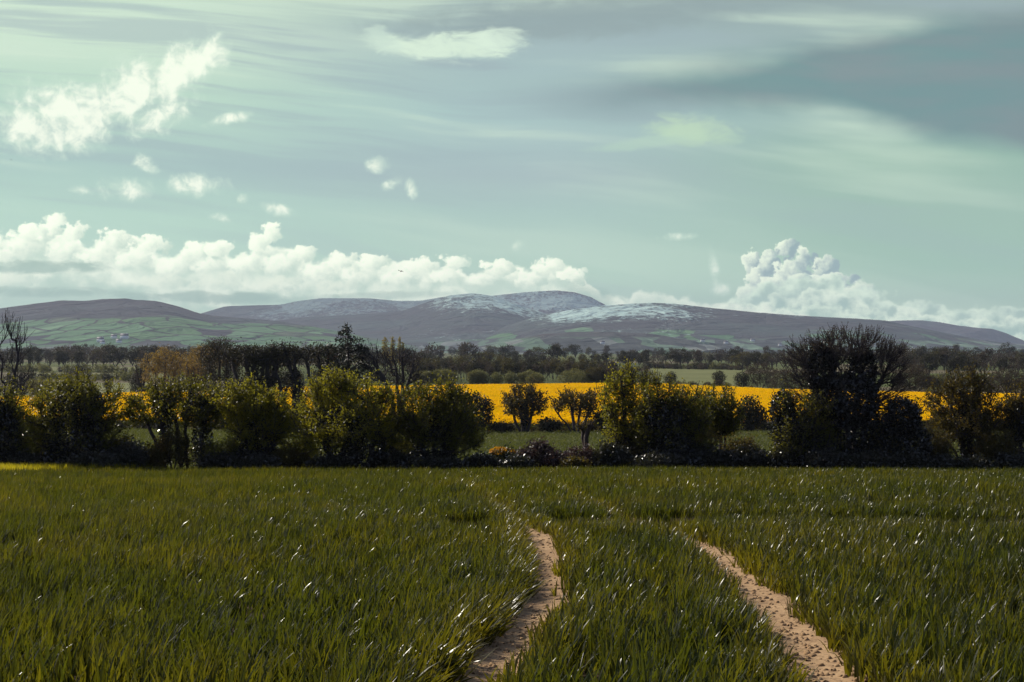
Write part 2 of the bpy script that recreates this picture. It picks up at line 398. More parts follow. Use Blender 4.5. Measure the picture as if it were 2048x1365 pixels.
FAROLIVE = leaf_mat('far_olive_leaf', (0.038, 0.035, 0.013), (0.072, 0.064, 0.020), (0.10, 0.082, 0.016), 0.35, 0.6, 0.15)
CONIF = leaf_mat('conifer_needle', (0.014, 0.018, 0.011), (0.034, 0.036, 0.018), (0.025, 0.03, 0.01), 0.15, 0.5, 0.3)
POPLAR = leaf_mat('poplar_leaf', (0.17, 0.14, 0.03), (0.26, 0.20, 0.045), (0.34, 0.26, 0.03), 0.4, 0.5, 0.2)


# ------------------------------------------------------------------ terrain
def sstep(x, a, b):
    t = np.clip((np.asarray(x, float) - a) / (b - a), 0, 1); return t * t * (3 - 2 * t)


def hash_noise(x, y, seed):
    """smooth value noise on numpy arrays"""
    xi, yi = np.floor(x).astype(int), np.floor(y).astype(int); fx, fy = x - xi, y - yi
    fx, fy = fx * fx * (3 - 2 * fx), fy * fy * (3 - 2 * fy)
    h = lambda a, b: np.modf(np.abs(np.sin(a * 127.1 + b * 311.7 + seed * 74.7) * 43758.5453))[0]
    return (h(xi, yi) * (1 - fx) + h(xi + 1, yi) * fx) * (1 - fy) + (h(xi, yi + 1) * (1 - fx) + h(xi + 1, yi + 1) * fx) * fy


def fbm(x, y, seed, o=5):
    s = 0; a = 0.5
    for k in range(o): s = s + a * hash_noise(x * 2 ** k, y * 2 ** k, seed + k); a *= 0.5
    return s


def hollow(x, y):
    """a shallow dip across the slope where machines turned, 0..1"""
    cy = 26.6 + 0.5 * np.sin(x * 0.5) + 0.02 * x
    near = np.exp(-(np.clip(cy - y, 0, 9) / 2.6) ** 2); far = np.exp(-(np.clip(y - cy, 0, 9) / 0.35) ** 2)
    along = np.clip((x - 0.5) / 0.5, 0, 1) * (0.25 + 0.75 * np.clip((fbm(x * 0.33 + 4, x * 0 + 2, 8) - 0.36) * 5, 0, 1)) + np.exp(-((x + 0.75) / 0.45) ** 2)
    return near * far * np.clip(along, 0, 1)


def ground_z(x, y):
    x = np.asarray(x, float); y = np.asarray(y, float)
    z = np.interp(y, [-200, 0, 40, 70, 90, 172, 230, 415, 430, 640, 20000], [8.0, 0, -2.34, -4.33, -5.3, -7.9, -8.9, -9.75, -9.75, -8.8, -8.5])
    roll = 0.10 * np.sin(x * 0.11 + 0.6) * sstep(y, 12, 40) * (1 - sstep(y, 58, 70)) + 0.05 * np.sin(y * 0.35 + x * 0.07) * sstep(y, 5, 20) * (1 - sstep(y, 60, 72))
    far = (0.35 * np.sin(x * 0.021 + 1.0) * np.cos(y * 0.017) + 0.2 * np.sin(x * 0.05 + y * 0.031)) * sstep(y, 90, 200)
    return z + roll + far - 0.42 * hollow(x, y)


def X(px, Y): return (px - 1024) / FPX * Y
def Zp(py, Y): return EYE + (HOR - py) / FPX * Y
def gz(x, y): return float(ground_z(x, y))


FANW = 0.75
def far_edge(t):
    px = 1024 + t * FANW * 1.08 * FPX
    return np.interp(px, [-600, 0, 230, 450, 620, 800, 1300, 1530, 1850, 2048, 2700], [300, 305, 335, 352, 385, 410, 415, 345, 318, 312, 300])


TC = np.linspace(-1, 1, 181)
def strip(name, rows, mat, lift=0.0, zf=None):
    """rows: list of functions t -> Y"""
    vs = []
    for r in rows:
        Y = np.broadcast_to(r(TC), TC.shape).astype(float); x = TC * (np.abs(Y) + 30) * FANW
        z = ground_z(x, Y) + lift
        if zf is not None: z = z + zf(x, Y)
        vs.append(np.stack([x, Y, z], 1))
    n = len(TC); V = np.concatenate(vs); i = np.arange(len(rows) - 1)[:, None] * n + np.arange(n - 1)[None, :]
    F = np.stack([i, i + 1, i + 1 + n, i + n], -1).reshape(-1, 4)
    return make_mesh(name, V, F, mat, True)


def const(y): return lambda t: np.full_like(t, y)
def between(f, g, u): return lambda t: f(t) * (1 - u) + g(t) * u


# tyre tracks through the crop (centre lines on the ground)
def onfield(px, py):
    d = EYE / ((py - HOR) / FPX - 0.0585); return (X(px, d), d)
LEFT_TRACK = [(-0.75, 5.0), (-0.5, 7.2)] + [onfield(*p) for p in [(960, 1365), (1000, 1300), (1035, 1250), (1072, 1195), (1088, 1140), (1078, 1095), (1048, 1062), (1022, 1043), (990, 1018), (962, 1000), (935, 978), (905, 962)]]
RIGHT_TRACK = [(1.75, 5.0), (1.95, 7.5)] + [onfield(*p) for p in [(1648, 1365), (1604, 1300), (1566, 1250), (1520, 1195), (1472, 1150), (1418, 1112), (1365, 1087), (1310, 1066), (1250, 1043), (1190, 1016), (1130, 992), (1080, 975)]]


def poly_dist(x, y, pts):
    best = np.full(np.shape(x), 1e9); side = np.zeros(np.shape(x))
    for (x0, y0), (x1, y1) in zip(pts[:-1], pts[1:]):
        ux, uy = x1 - x0, y1 - y0; L2 = ux * ux + uy * uy
        t = np.clip(((x - x0) * ux + (y - y0) * uy) / L2, 0, 1)
        ddx, ddy = x - (x0 + t * ux), y - (y0 + t * uy); d = np.hypot(ddx, ddy)
        k = d < best; best = np.where(k, d, best); side = np.where(k, np.sign(ux * ddy - uy * ddx), side)
    return best, side          # side > 0: left of the direction of travel


def densify(pts, n=8):
    p = np.array(pts); out = []
    for i in range(len(p) - 1):
        p0, p1, p2, p3 = p[max(i - 1, 0)], p[i], p[i + 1], p[min(i + 2, len(p) - 1)]
        for k in range(n):
            t = k / n
            out.append(0.5 * (2 * p1 + (p2 - p0) * t + (2 * p0 - 5 * p1 + 4 * p2 - p3) * t ** 2 + (3 * p1 - p0 - 3 * p2 + p3) * t ** 3))
    out.append(p[-1]); return [tuple(q) for q in out]
LT, RT = densify(LEFT_TRACK, 4), densify(RIGHT_TRACK, 4)


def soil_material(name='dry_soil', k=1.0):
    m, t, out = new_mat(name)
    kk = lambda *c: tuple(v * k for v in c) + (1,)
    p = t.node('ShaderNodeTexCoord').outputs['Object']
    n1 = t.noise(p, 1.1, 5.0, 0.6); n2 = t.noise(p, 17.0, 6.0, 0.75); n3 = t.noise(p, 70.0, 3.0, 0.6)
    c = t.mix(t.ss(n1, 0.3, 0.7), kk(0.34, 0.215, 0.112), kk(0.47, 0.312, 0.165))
    c = t.mix(t.ss(n2, 0.48, 0.62), c, kk(0.22, 0.135, 0.075))  # dark flecks: shadows among the crumbs painted into the colour
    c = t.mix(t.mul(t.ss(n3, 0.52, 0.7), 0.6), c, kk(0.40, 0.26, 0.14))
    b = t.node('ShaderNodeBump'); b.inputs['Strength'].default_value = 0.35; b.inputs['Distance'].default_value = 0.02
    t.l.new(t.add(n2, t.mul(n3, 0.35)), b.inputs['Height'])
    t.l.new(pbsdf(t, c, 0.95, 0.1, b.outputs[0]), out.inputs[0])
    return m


def grass_ground(name, a, b, scale, bump=0.2):
    m, t, out = new_mat(name)
    p = t.node('ShaderNodeTexCoord').outputs['Object']
    n1 = t.noise(p, scale, 6.0, 0.65); n2 = t.noise(p, scale * 14, 4.0, 0.6)
    c = t.mix(t.ss(t.add(t.mul(n1, 0.6), t.mul(n2, 0.4)), 0.35, 0.65), a + (1,), b + (1,))
    bm = t.node('ShaderNodeBump'); bm.inputs['Strength'].default_value = 0.6; bm.inputs['Distance'].default_value = bump
    t.l.new(n2, bm.inputs['Height'])
    t.l.new(pbsdf(t, c, 0.9, 0.1, bm.outputs[0]), out.inputs[0])
    return m


def farmland_mat():
    m, t, out = new_mat('farmland_fields')
    p = t.node('ShaderNodeTexCoord').outputs['Object']
    pv = t.node('ShaderNodeMapping'); pv.inputs['Scale'].default_value = (0.011, 0.0075, 0.0); pv.inputs['Rotation'].default_value = (0, 0, 0.25); t.l.new(p, pv.inputs[0])
    cell = t.voro(pv.outputs[0], 1.0, 'F1', out='Color')
    h, s, v = t.sep(cell)
    n = t.noise(p, 0.15, 5.0, 0.6)
    c = t.ramp(h, [(0.0, (0.085, 0.105, 0.030, 1)), (0.45, (0.12, 0.135, 0.045, 1)), (0.6, (0.155, 0.125, 0.075, 1)), (0.8, (0.10, 0.12, 0.03, 1)), (1.0, (0.13, 0.15, 0.05, 1))], 'CONSTANT')
    c = t.mix(t.mul(n, 0.6), c, (0.06, 0.065, 0.03, 1))
    t.l.new(pbsdf(t, c, 0.95, 0.05), out.inputs[0])
    return m


SOIL = soil_material(); SHADE_SOIL = soil_material('damp_soil', 0.14)  # second soil: shade between the wheat blades put into a darker colour
baseZ = lambda x, y: -0.14 * np.exp(-(np.minimum(poly_dist(x, y, LT)[0], poly_dist(x, y, RT)[0]) / 0.42) ** 2)
rutZ = lambda x, y: -0.05 * np.exp(-(np.minimum(poly_dist(x, y, LT)[0], poly_dist(x, y, RT)[0]) / 0.30) ** 2)
nearrows = [const(y) for y in list(np.linspace(-25, 4, 8)) + list(np.linspace(4.6, 30, 80)) + list(np.linspace(31, 70, 40))]
link('wheat_field', strip('wheat_field', nearrows, SHADE_SOIL, zf=baseZ), kind='structure', label='soil under the young wheat, coloured dark for the shade between blades', category='field')
def track(name, pts, label):
    p = np.array(densify(pts, 6)); d = np.gradient(p, axis=0); d /= np.linalg.norm(d, axis=1, keepdims=True); nr = np.stack([-d[:, 1], d[:, 0]], 1)
    s = np.linspace(-1, 1, 11); hw = 0.42 + 0.05 * np.sin(np.arange(len(p)) * 1.3) + 0.05 * np.sin(np.arange(len(p)) * 2.9 + 1)
    q = p[:, None, :] + nr[:, None, :] * (s[None, :, None] * hw[:, None, None]); x, y = q[..., 0].ravel(), q[..., 1].ravel()
    z = ground_z(x, y) + rutZ(x, y) + np.tile(0.012 - 0.05 * s ** 6, len(p)); n = 11
    i = np.arange(len(p) - 1)[:, None] * n + np.arange(n - 1)[None, :]
    link(name, make_mesh(name, np.stack([x, y, z], 1), np.stack([i, i + 1, i + 1 + n, i + n], -1).reshape(-1, 4), SOIL, True), kind='structure', label=label, category='path')
track('dirt_path', LEFT_TRACK, 'left of the two pale bare tyre tracks, bending left up the field')
track('dirt_path', RIGHT_TRACK, 'right of the two pale bare tyre tracks, curving in towards the other')
link('pasture_field', strip('pasture_field', [const(y) for y in np.linspace(70, 172, 40)], grass_ground('pasture_ground', (0.045, 0.058, 0.014), (0.085, 0.095, 0.026), 0.5)), kind='structure', label='green sloping field seen between the two hedgerows', category='field')
link('rape_field', strip('rape_field', [between(const(172), far_edge, u) for u in np.linspace(0, 1, 40)], grass_ground('rape_soil', (0.05, 0.06, 0.015), (0.08, 0.09, 0.02), 0.5)), kind='structure', label='ground beneath the yellow flowering rape crop', category='field')
link('farmland', strip('farmland', [between(far_edge, const(8600), u) for u in np.linspace(0, 1, 90) ** 2.6], farmland_mat()), kind='structure', label='flat patchwork farmland reaching to the foot of the mountains', category='farmland')


def field_patch(label, quad, mat, n=24):
    """a grazed field on the plain: quad of (px, distance) corners, near left, near right, far right, far left"""
    u = np.linspace(0, 1, n); U, Vv = np.meshgrid(u, u)
    P4 = [np.array((X(p, y), y)) for p, y in quad]
    q = (1 - U)[..., None] * (1 - Vv)[..., None] * P4[0] + U[..., None] * (1 - Vv)[..., None] * P4[1] + U[..., None] * Vv[..., None] * P4[2] + (1 - U)[..., None] * Vv[..., None] * P4[3]
    x, y = q[..., 0].ravel(), q[..., 1].ravel(); i = np.arange(n - 1)[:, None] * n + np.arange(n - 1)[None, :]
    link('pasture', make_mesh('pasture', np.stack([x, y, ground_z(x, y) + 0.12], 1), np.stack([i, i + 1, i + 1 + n, i + n], -1).reshape(-1, 4), mat, True), kind='structure', label=label, category='field')
GREEN = grass_ground('far_pasture', (0.12, 0.13, 0.045), (0.17, 0.175, 0.065), 0.06)
field_patch('small pale green pasture right of the centre beyond the yellow field', [(1300, 432), (1482, 432), (1490, 760), (1300, 760)], GREEN)
field_patch('green strip of pasture at left beyond the yellow field', [(120, 372), (300, 372), (300, 470), (100, 470)], GREEN)
field_patch('second green strip of pasture further back at left', [(60, 540), (330, 540), (330, 640), (60, 640)], GREEN)
field_patch('third green pasture in front of the left tree belt', [(80, 700), (420, 700), (420, 880), (40, 880)], GREEN)


# ------------------------------------------------------------------ mountains
def hill(name, label, ridge_px, Yr, Yf, mat, seed, gully=0.10, power=1.35, base=-9.0, px0=None, px1=None, rough=1.0):
    pxs = np.linspace(px0 or ridge_px[0][0], px1 or ridge_px[-1][0], 420)
    py = np.interp(pxs, [p[0] for p in ridge_px], [p[1] for p in ridge_px])
    k = np.array([1, 4, 7, 9, 7, 4, 1.0]); k /= k.sum()
    py = np.convolve(np.pad(py, 3, 'edge'), k, 'valid')
    H = Zp(py, Yr) - base
    us = np.concatenate([np.linspace(0, 1, 80), 1 + np.linspace(0.02, 0.8, 14)])
    rows = []
    for u in us:
        Y = Yf + (Yr - Yf) * u; x = X(pxs, Yr) * (1 if u > 1 else (0.55 + 0.45 * u))
        g = fbm(x / 900.0 + 11, np.full_like(x, Y / 1500.0), seed) - 0.48
        g2 = fbm(x / 260.0, np.full_like(x, Y / 420.0), seed + 9) - 0.48
        if u <= 1:
            s = u ** power; s = s * (1 - 0.15 * u) + 0.15 * u * (3 * u * u - 2 * u ** 3)
            z = base + H * s + H * (gully * g + 0.25 * gully * g2) * 4 * u * (1 - u) * rough
            Yv = Y + 0 * x
        else:
            z = base + H * np.clip(1 - ((u - 1) * 1.2) ** 1.6, 0, 1); Yv = Y + 0 * x
        tiny = (fbm(x / 30.0, np.full_like(x, Y / 50.0), seed + 3, 3) - 0.44) * 2.0 * min(1, u * 3) * rough
        rows.append(np.stack([x, Yv, z + tiny], 1))
    n = len(pxs); V = np.concatenate(rows); i = np.arange(len(us) - 1)[:, None] * n + np.arange(n - 1)[None, :]
    F = np.stack([i, i + 1, i + 1 + n, i + n], -1).reshape(-1, 4)
    return link(name, make_mesh(name, V, F, mat, True), kind='structure', label=label, category='mountain')


def hill_mat(name, heather, green_top, green_amt, snow=None, cell=0.0075, low_top=44.0):
    """heather: dark moor colour; green fields below green_top metres; snow = (lo, hi, x0, x1, amount)"""
    m, t, out = new_mat(name)
    p = t.node('ShaderNodeTexCoord').outputs['Object']
    x, y, z = t.sep(p)
    n1 = t.noise(p, 0.0016, 5.0, 0.6); n2 = t.noise(p, 0.012, 6.0, 0.65); n3 = t.noise(p, 0.05, 4.0, 0.6)
    moor = t.mix(n2, tuple(c * 0.7 for c in heather) + (1,), tuple(c * 1.35 for c in heather) + (1,))
    moor = t.mix(t.ss(n1, 0.42, 0.68), moor, (heather[0] * 1.25, heather[1] * 1.75, heather[2] * 1.5, 1))
    mv = t.node('ShaderNodeMapping'); mv.inputs['Scale'].default_value = (cell, cell * 0.42, 0.0); mv.inputs['Rotation'].default_value = (0, 0, 0.4); t.l.new(p, mv.inputs[0])
    wv = t.node('ShaderNodeVectorMath', operation='ADD'); t.l.new(mv.outputs[0], wv.inputs[0]); t.l.new(t.noise(p, 0.004, 2.0, color=True), wv.inputs[1])
    edge = t.voro(wv.outputs[0], 1.0, 'DISTANCE_TO_EDGE', rand=0.85); cellc = t.voro(wv.outputs[0], 1.0, 'F1', out='Color', rand=0.85)
    h, s, v = t.sep(cellc)
    fld = t.ramp(h, [(0.0, (0.075, 0.16, 0.075, 1)), (0.25, (0.10, 0.20, 0.095, 1)), (0.5, (0.085, 0.17, 0.07, 1)), (0.7, (0.13, 0.23, 0.12, 1)), (0.88, (0.10, 0.12, 0.08, 1))], 'CONSTANT')
    fld = t.mix(t.mul(n3, 0.35), fld, (0.05, 0.09, 0.05, 1))
    hedge = t.ss(edge, 0.02, 0.06)
    fld = t.mix(hedge, (0.035, 0.034, 0.036, 1), fld)
    lvl = t.add(z, t.mul(t.sub(n1, 0.5), green_top * 1.6))
    gm = t.mul(t.ss(lvl, green_top * 1.06, green_top * 0.94), t.m('GREATER_THAN', green_amt, s))
    c = t.mix(gm, moor, fld)
    if snow:
        lo, hi, x0, x1, amt = snow
        sv = t.node('ShaderNodeMapping'); sv.inputs['Scale'].default_value = (0.026, 0.012, 0.030); sv.inputs['Rotation'].default_value = (0, 0.6, 0.7); t.l.new(p, sv.inputs[0])
        streak = t.noise(sv.outputs[0], 1.0, 6.0, 0.72, 0.9)
        big = t.noise(p, 0.0022, 3.0, 0.5)
        k = t.add(t.ss(z, lo, hi, -0.34, 0.16), t.add(t.mul(t.sub(streak, 0.5), 2.3), t.mul(t.sub(big, 0.5), 1.3)))
        k = t.add(k, t.ss(x, x0 - 250, x0 + 150, -0.5, 0.0)); k = t.add(k, t.ss(x, x1 - 130, x1 + 330, 0.0, -0.5))
        sm = t.mul(t.ss(k, -0.16, 0.26), amt)
        c = t.mix(sm, c, (0.42, 0.57, 0.51, 1))
    # lowland at the foot: small fields and woods, paled to put the haze into their colour
    lv = t.node('ShaderNodeMapping'); lv.inputs['Scale'].default_value = (0.020, 0.0052, 0.0); lv.inputs['Rotation'].default_value = (0, 0, 0.15); t.l.new(p, lv.inputs[0])
    lc = t.voro(lv.outputs[0], 1.0, 'F1', out='Color'); l1, l2, l3 = t.sep(lc)
    low = t.ramp(l1, [(0.0, (0.045, 0.050, 0.048, 1)), (0.38, (0.10, 0.17, 0.10, 1)), (0.58, (0.06, 0.065, 0.06, 1)), (0.75, (0.15, 0.23, 0.15, 1)), (0.9, (0.20, 0.22, 0.19, 1))], 'CONSTANT')
    low = t.mix(t.mul(n3, 0.5), low, (0.05, 0.055, 0.055, 1))
    c = t.mix(t.ss(t.add(z, t.mul(t.sub(n1, 0.5), 26.0)), low_top, low_top - 14.0), c, low)
    g1 = t.noise(p, 0.0045, 4.0, 0.55, 0.8)
    b = t.node('ShaderNodeBump'); b.inputs['Strength'].default_value = 1.0; b.inputs['Distance'].default_value = 40.0
    t.l.new(t.add(t.mul(n2, 0.35), t.add(t.mul(n3, 0.10), t.mul(g1, 2.2))), b.inputs['Height'])
    t.l.new(pbsdf(t, c, 0.95, 0.05, b.outputs[0]), out.inputs[0])
    return m


MOOR = (0.050, 0.048, 0.050)
hill('mountain', 'far grey mountain ridge with thin snow behind the dark left hill', [(-200, 640), (300, 640), (400, 628), (450, 613), (510, 611), (560, 610), (600, 602), (640, 597), (690, 597), (740, 597), (790, 602), (840, 602), (900, 592), (950, 590), (1050, 640)], 9600, 7400, hill_mat('moor_far_left', (0.085, 0.080, 0.078), 40, 0.5, (120, 300, -1600, -300, 0.5)), 3)
hill('mountain', 'snowy back mountain whose summit disappears into the cloud bank', [(860, 660), (960, 596), (1000, 590), (1050, 585), (1110, 581), (1150, 585), (1180, 594), (1215, 612), (1270, 640), (1340, 670)], 9800, 7900, hill_mat('moor_back', (0.085, 0.075, 0.082), 40, 0.3, (110, 330, -300, 800, 0.75)), 5)
hill('mountain', 'pale far mountain at the right edge below the white clouds', [(1600, 680), (1700, 648), (1770, 643), (1810, 641), (1845, 641), (1880, 645), (1920, 652), (1955, 656), (1985, 658), (2010, 666), (2048, 682), (2150, 706)], 9700, 8200, hill_mat('moor_far_right', (0.075, 0.058, 0.068), 40, 0.3, (270, 330, 2400, 2700, 0.3)), 8)
hill('mountain', 'central mountain with a snow streaked right flank', [(420, 672), (520, 645), (600, 636), (680, 631), (760, 627), (805, 622), (850, 606), (900, 591), (945, 587), (985, 592), (1010, 600), (1050, 615), (1095, 629), (1160, 650), (1260, 672)], 7600, 5000, hill_mat('moor_middle', MOOR, 42, 0.45, (120, 265, -440, 330, 0.9)), 12, 0.16)
hill('mountain', 'long right mountain with a snow dusted dome and purple slope', [(900, 690), (1000, 655), (1060, 637), (1100, 628), (1150, 619), (1200, 612), (1260, 608), (1310, 606), (1350, 608), (1420, 616), (1500, 624), (1560, 629), (1640, 634), (1700, 637), (1770, 641), (1810, 650), (1850, 658), (1900, 668), (1960, 680), (2048, 690), (2200, 700)], 6400, 4300, hill_mat('moor_right', MOOR, 76, 0.50, (80, 160, 150, 680, 0.95), 0.009), 21, 0.10)
hill('hill', 'dark heather hill on the left with green hedged fields below', [(-300, 640), (-120, 626), (0, 617), (30, 613), (60, 609), (125, 601), (170, 602), (200, 599), (250, 597), (270, 600), (310, 602), (340, 609), (370, 620), (395, 627), (430, 632), (480, 636), (560, 643), (650, 658), (760, 680), (850, 697)], 5200, 3300, hill_mat('moor_left', (0.040, 0.036, 0.043), 98, 0.92, None, 0.0095, 18.0), 31, 0.07, 1.25)
hill('hill', 'low wooded foothill in front of the snowy right mountain', [(960, 694), (1040, 678), (1090, 668), (1150, 664), (1220, 664), (1300, 668), (1380, 680), (1480, 694)], 4200, 3500, hill_mat('foothill_wood', (0.052, 0.042, 0.046), 60, 0.25, None, 0.009), 41, 0.05)


# ------------------------------------------------------------------ trees
def tubes(P, par, rad, sides=5):
    """one frustum for every branch segment"""
    idx = np.array([i for i, p in enumerate(par) if p >= 0]); p = np.array([par[i] for i in idx])
    a, b = P[p], P[idx]; d = b - a; L = np.linalg.norm(d, axis=1, keepdims=True); d = d / np.maximum(L, 1e-6)
    ref = np.where(np.abs(d[:, 2:3]) < 0.9, np.array([[0, 0, 1.0]]), np.array([[1.0, 0, 0]]))
    u = np.cross(d, ref); u /= np.linalg.norm(u, axis=1, keepdims=True); v = np.cross(d, u)
    ra, rb = np.minimum(rad[p], rad[idx] * 1.6)[:, None, None], rad[idx][:, None, None]
    th = np.linspace(0, 2 * np.pi, sides, endpoint=False); ring = np.cos(th)[None, :, None] * u[:, None] + np.sin(th)[None, :, None] * v[:, None]
    V = np.concatenate([a[:, None] + ring * ra, (b + d * 0.02)[:, None] + ring * rb], 1)
    n = len(idx); o = (np.arange(n) * 2 * sides)[:, None]; k = np.arange(sides); k2 = (k + 1) % sides
    F = np.stack([o + k, o + k2, o + k2 + sides, o + k + sides], -1).reshape(-1, 4)
    return V.reshape(-1, 3), F


def cards(C, size, rng, up=0.3, aspect=0.55, out=None):
    n = len(C); nrm = rng.normal(size=(n, 3)); nrm[:, 2] += up * 2
    if out is not None: nrm += out * 1.2
    nrm /= np.linalg.norm(nrm, axis=1, keepdims=True)
    t = np.cross(nrm, rng.normal(size=(n, 3))); t /= np.maximum(np.linalg.norm(t, axis=1, keepdims=True), 1e-6); b = np.cross(nrm, t)
    s = (size * rng.uniform(0.6, 1.35, n))[:, None]
    bend = nrm * s * 0.18
    V = np.stack([C - t * s, C + b * s * aspect + bend, C + t * s, C - b * s * aspect + bend], 1).reshape(-1, 3)
    F = np.arange(n * 4).reshape(-1, 4)
    return V, F


def in_lobe(rng, n, lobe, shell=0.35):
    c, r = np.array(lobe[:3]), np.array(lobe[3:6])
    d = rng.normal(size=(n, 3)); d /= np.linalg.norm(d, axis=1, keepdims=True)
    q = rng.uniform(shell, 1.0, n) ** (1 / 2.2)
    return c + d * r * q[:, None]


def skeleton(rng, stems, attract, step, jit=0.12, lift=0.12, bf=0.32):
    P, par = [], []
    for s in stems:
        prev = -1
        s = [np.array(q, float) for q in s]
        for a, b in zip(s[:-1], s[1:]):
            n = max(1, int(np.linalg.norm(b - a) / step))
            for k in range(n):
                q = a + (b - a) * (k / n) + (rng.normal(size=3) * jit * step if k or prev >= 0 else 0)
                P.append(q); par.append(prev); prev = len(P) - 1
        P.append(s[-1]); par.append(prev)
    ns = len(P); leaf = []
    S = np.array(P); plen = np.zeros(len(P)).tolist()
    for i, p in enumerate(par):
        if p >= 0: plen[i] = plen[p] + float(np.linalg.norm(S[i] - S[p]))
    order = np.argsort([np.min(np.linalg.norm(S - a, axis=1)) for a in attract]) if len(attract) else []
    for i in order:
        a = attract[i]; Q = np.array(P); dv = a - Q; d = np.linalg.norm(dv, axis=1)
        cost = d + 0.55 * np.maximum(0, -dv[:, 2]) + bf * np.array(plen)
        j = int(np.argmin(cost)); L = d[j]; n = max(1, int(L / step)); prev = j; o = Q[j]
        for k in range(1, n + 1):
            f = k / n; q = o + (a - o) * f; q[2] += lift * L * math.sin(math.pi * f)
            if k < n: q = q + rng.normal(size=3) * jit * step
            plen.append(plen[prev] + float(np.linalg.norm(q - P[prev]))); P.append(q); par.append(prev); prev = len(P) - 1
        leaf.append(prev)
    return np.array(P), par, leaf


def radii(P, par, leaf, r0, rmin, ex=0.5):
    n = np.zeros(len(P)); n[leaf] = 1
    kids = np.zeros(len(P))
    for i in range(len(P) - 1, -1, -1):
        if n[i] == 0: n[i] = 0.5
        if par[i] >= 0: n[par[i]] += n[i]
    return np.maximum(rmin, r0 * (n / n.max()) ** ex)


def add_twigs(rng, P, par, lf, num, l0, l1, upw):
    """thin shoots leaving every branch tip, outward and upward"""
    P = list(P); par = list(par); lf = list(lf); out = []; c = np.array([0, 0, np.mean([P[i][2] for i in lf]) * 0.6])
    for i in lf:
        o = P[i] - c; o = o / max(1e-6, np.linalg.norm(o)); b = P[i] - P[par[i]] if par[i] >= 0 else o; b = b / max(1e-6, np.linalg.norm(b))
        for k in range(num):
            d = o * 0.8 + b * 0.5 + np.array([0, 0, upw]) + rng.normal(size=3) * 0.5; d /= np.linalg.norm(d); L = rng.uniform(l0, l1)
            q = P[i] + d * L * 0.5 + rng.normal(size=3) * L * .05; P.append(q); par.append(i); d2 = d + np.array([0, 0, .35 * upw]) + rng.normal(size=3) * .15; d2 /= np.linalg.norm(d2)
            P.append(q + d2 * L * 0.5); par.append(len(P) - 2); out.append(len(P) - 1)
    return np.array(P), par, out


def build_plant(name, label, cat, loc, stems, lobes, seed, mats, nattr=70, nleaf=6000, leaf=0.07, r0=0.16, rmin=0.012, sig=0.28, group=None, ivy=None, nivy=0, ivy_leaf=0.07, step=0.35, sides=5, crown='crown', up=0.3, flowers=None, bud=None, lift=0.12, shell=0.35, fill=0.35, twigs=None, bf=0.32):
    """plant in local metres: stems (polylines), crown lobes (x,y,z,rx,ry,rz), ivy lobes"""
    rng = np.random.default_rng(seed)
    root = thing(name, loc, label, cat, group)
    vol = np.array([l[3] * l[5] for l in lobes]); vol = vol / vol.sum() if len(lobes) else vol
    att = np.concatenate([in_lobe(rng, max(1, int(round(nattr * f))), l, shell) for f, l in zip(vol, lobes)])
    att = att[att[:, 2] > 0.05]
    P, par, lf = skeleton(rng, stems, att, step, lift=lift, bf=bf)
    if twigs: P, par, lf = add_twigs(rng, P, par, lf, *twigs)
    rad = radii(P, par, lf, r0, rmin)
    V, F = tubes(P, par, rad, sides)
    link('trunk', make_mesh('trunk', V, F, mats[0], True), root)
    if nleaf:
        tips = P[lf]; m = int(nleaf * (1 - fill))
        ti = rng.integers(0, len(tips), m)
        if twigs:
            mid = P[[par[i] for i in lf]]; base_ = P[[par[par[i]] for i in lf]]; u = rng.uniform(-0.3, 1.05, (m, 1))
            c1 = np.where(u < 0.5, base_[ti] + (mid[ti] - base_[ti]) * u * 2, mid[ti] + (tips[ti] - mid[ti]) * (u * 2 - 1)) + rng.normal(size=(m, 3)) * sig * 0.36
        else: c1 = tips[ti] + rng.normal(size=(m, 3)) * sig * np.array([1.1, 1.1, 0.8])
        c2 = np.concatenate([in_lobe(rng, max(1, int((nleaf - m) * f)), l, 0.1) for f, l in zip(vol, lobes)])
        c2 = c2 + rng.normal(size=c2.shape) * sig * 0.3
        C = np.concatenate([c1, c2]); C = C[C[:, 2] > 0.03]
        V, F = cards(C, leaf, rng, up)
        link(crown, make_mesh(crown, V, F, mats[1]), root)
    if bud:
        n, s, mt = bud; tips = P[lf]; pr = P[[par[i] for i in lf]]; k = rng.integers(0, len(tips), n)
        C = pr[k] + (tips[k] - pr[k]) * rng.uniform(0, 1.15, (n, 1)) + rng.normal(size=(n, 3)) * s * 0.8
        V, F = cards(C, s, rng, 0.1); link('buds', make_mesh('buds', V, F, mt), root)
    if ivy:
        v2 = np.array([l[3] * l[5] for l in ivy]); v2 /= v2.sum()
        C = np.concatenate([in_lobe(rng, int(nivy * f), l, 0.45) + rng.normal(size=(int(nivy * f), 3)) * 0.08 for f, l in zip(v2, ivy)]); C = C[C[:, 2] > 0.02]
        V, F = cards(C, ivy_leaf, rng, 0.5, 0.75); link('ivy', make_mesh('ivy', V, F, IVY), root)
    if flowers:
        n, s, mt, fl = flowers
        C = np.concatenate([in_lobe(rng, n // len(fl), l, 0.7) for l in fl]); V, F = cards(C, s, rng, 0.5, 0.9); link('flowers', make_mesh('flowers', V, F, mt), root)
    return root


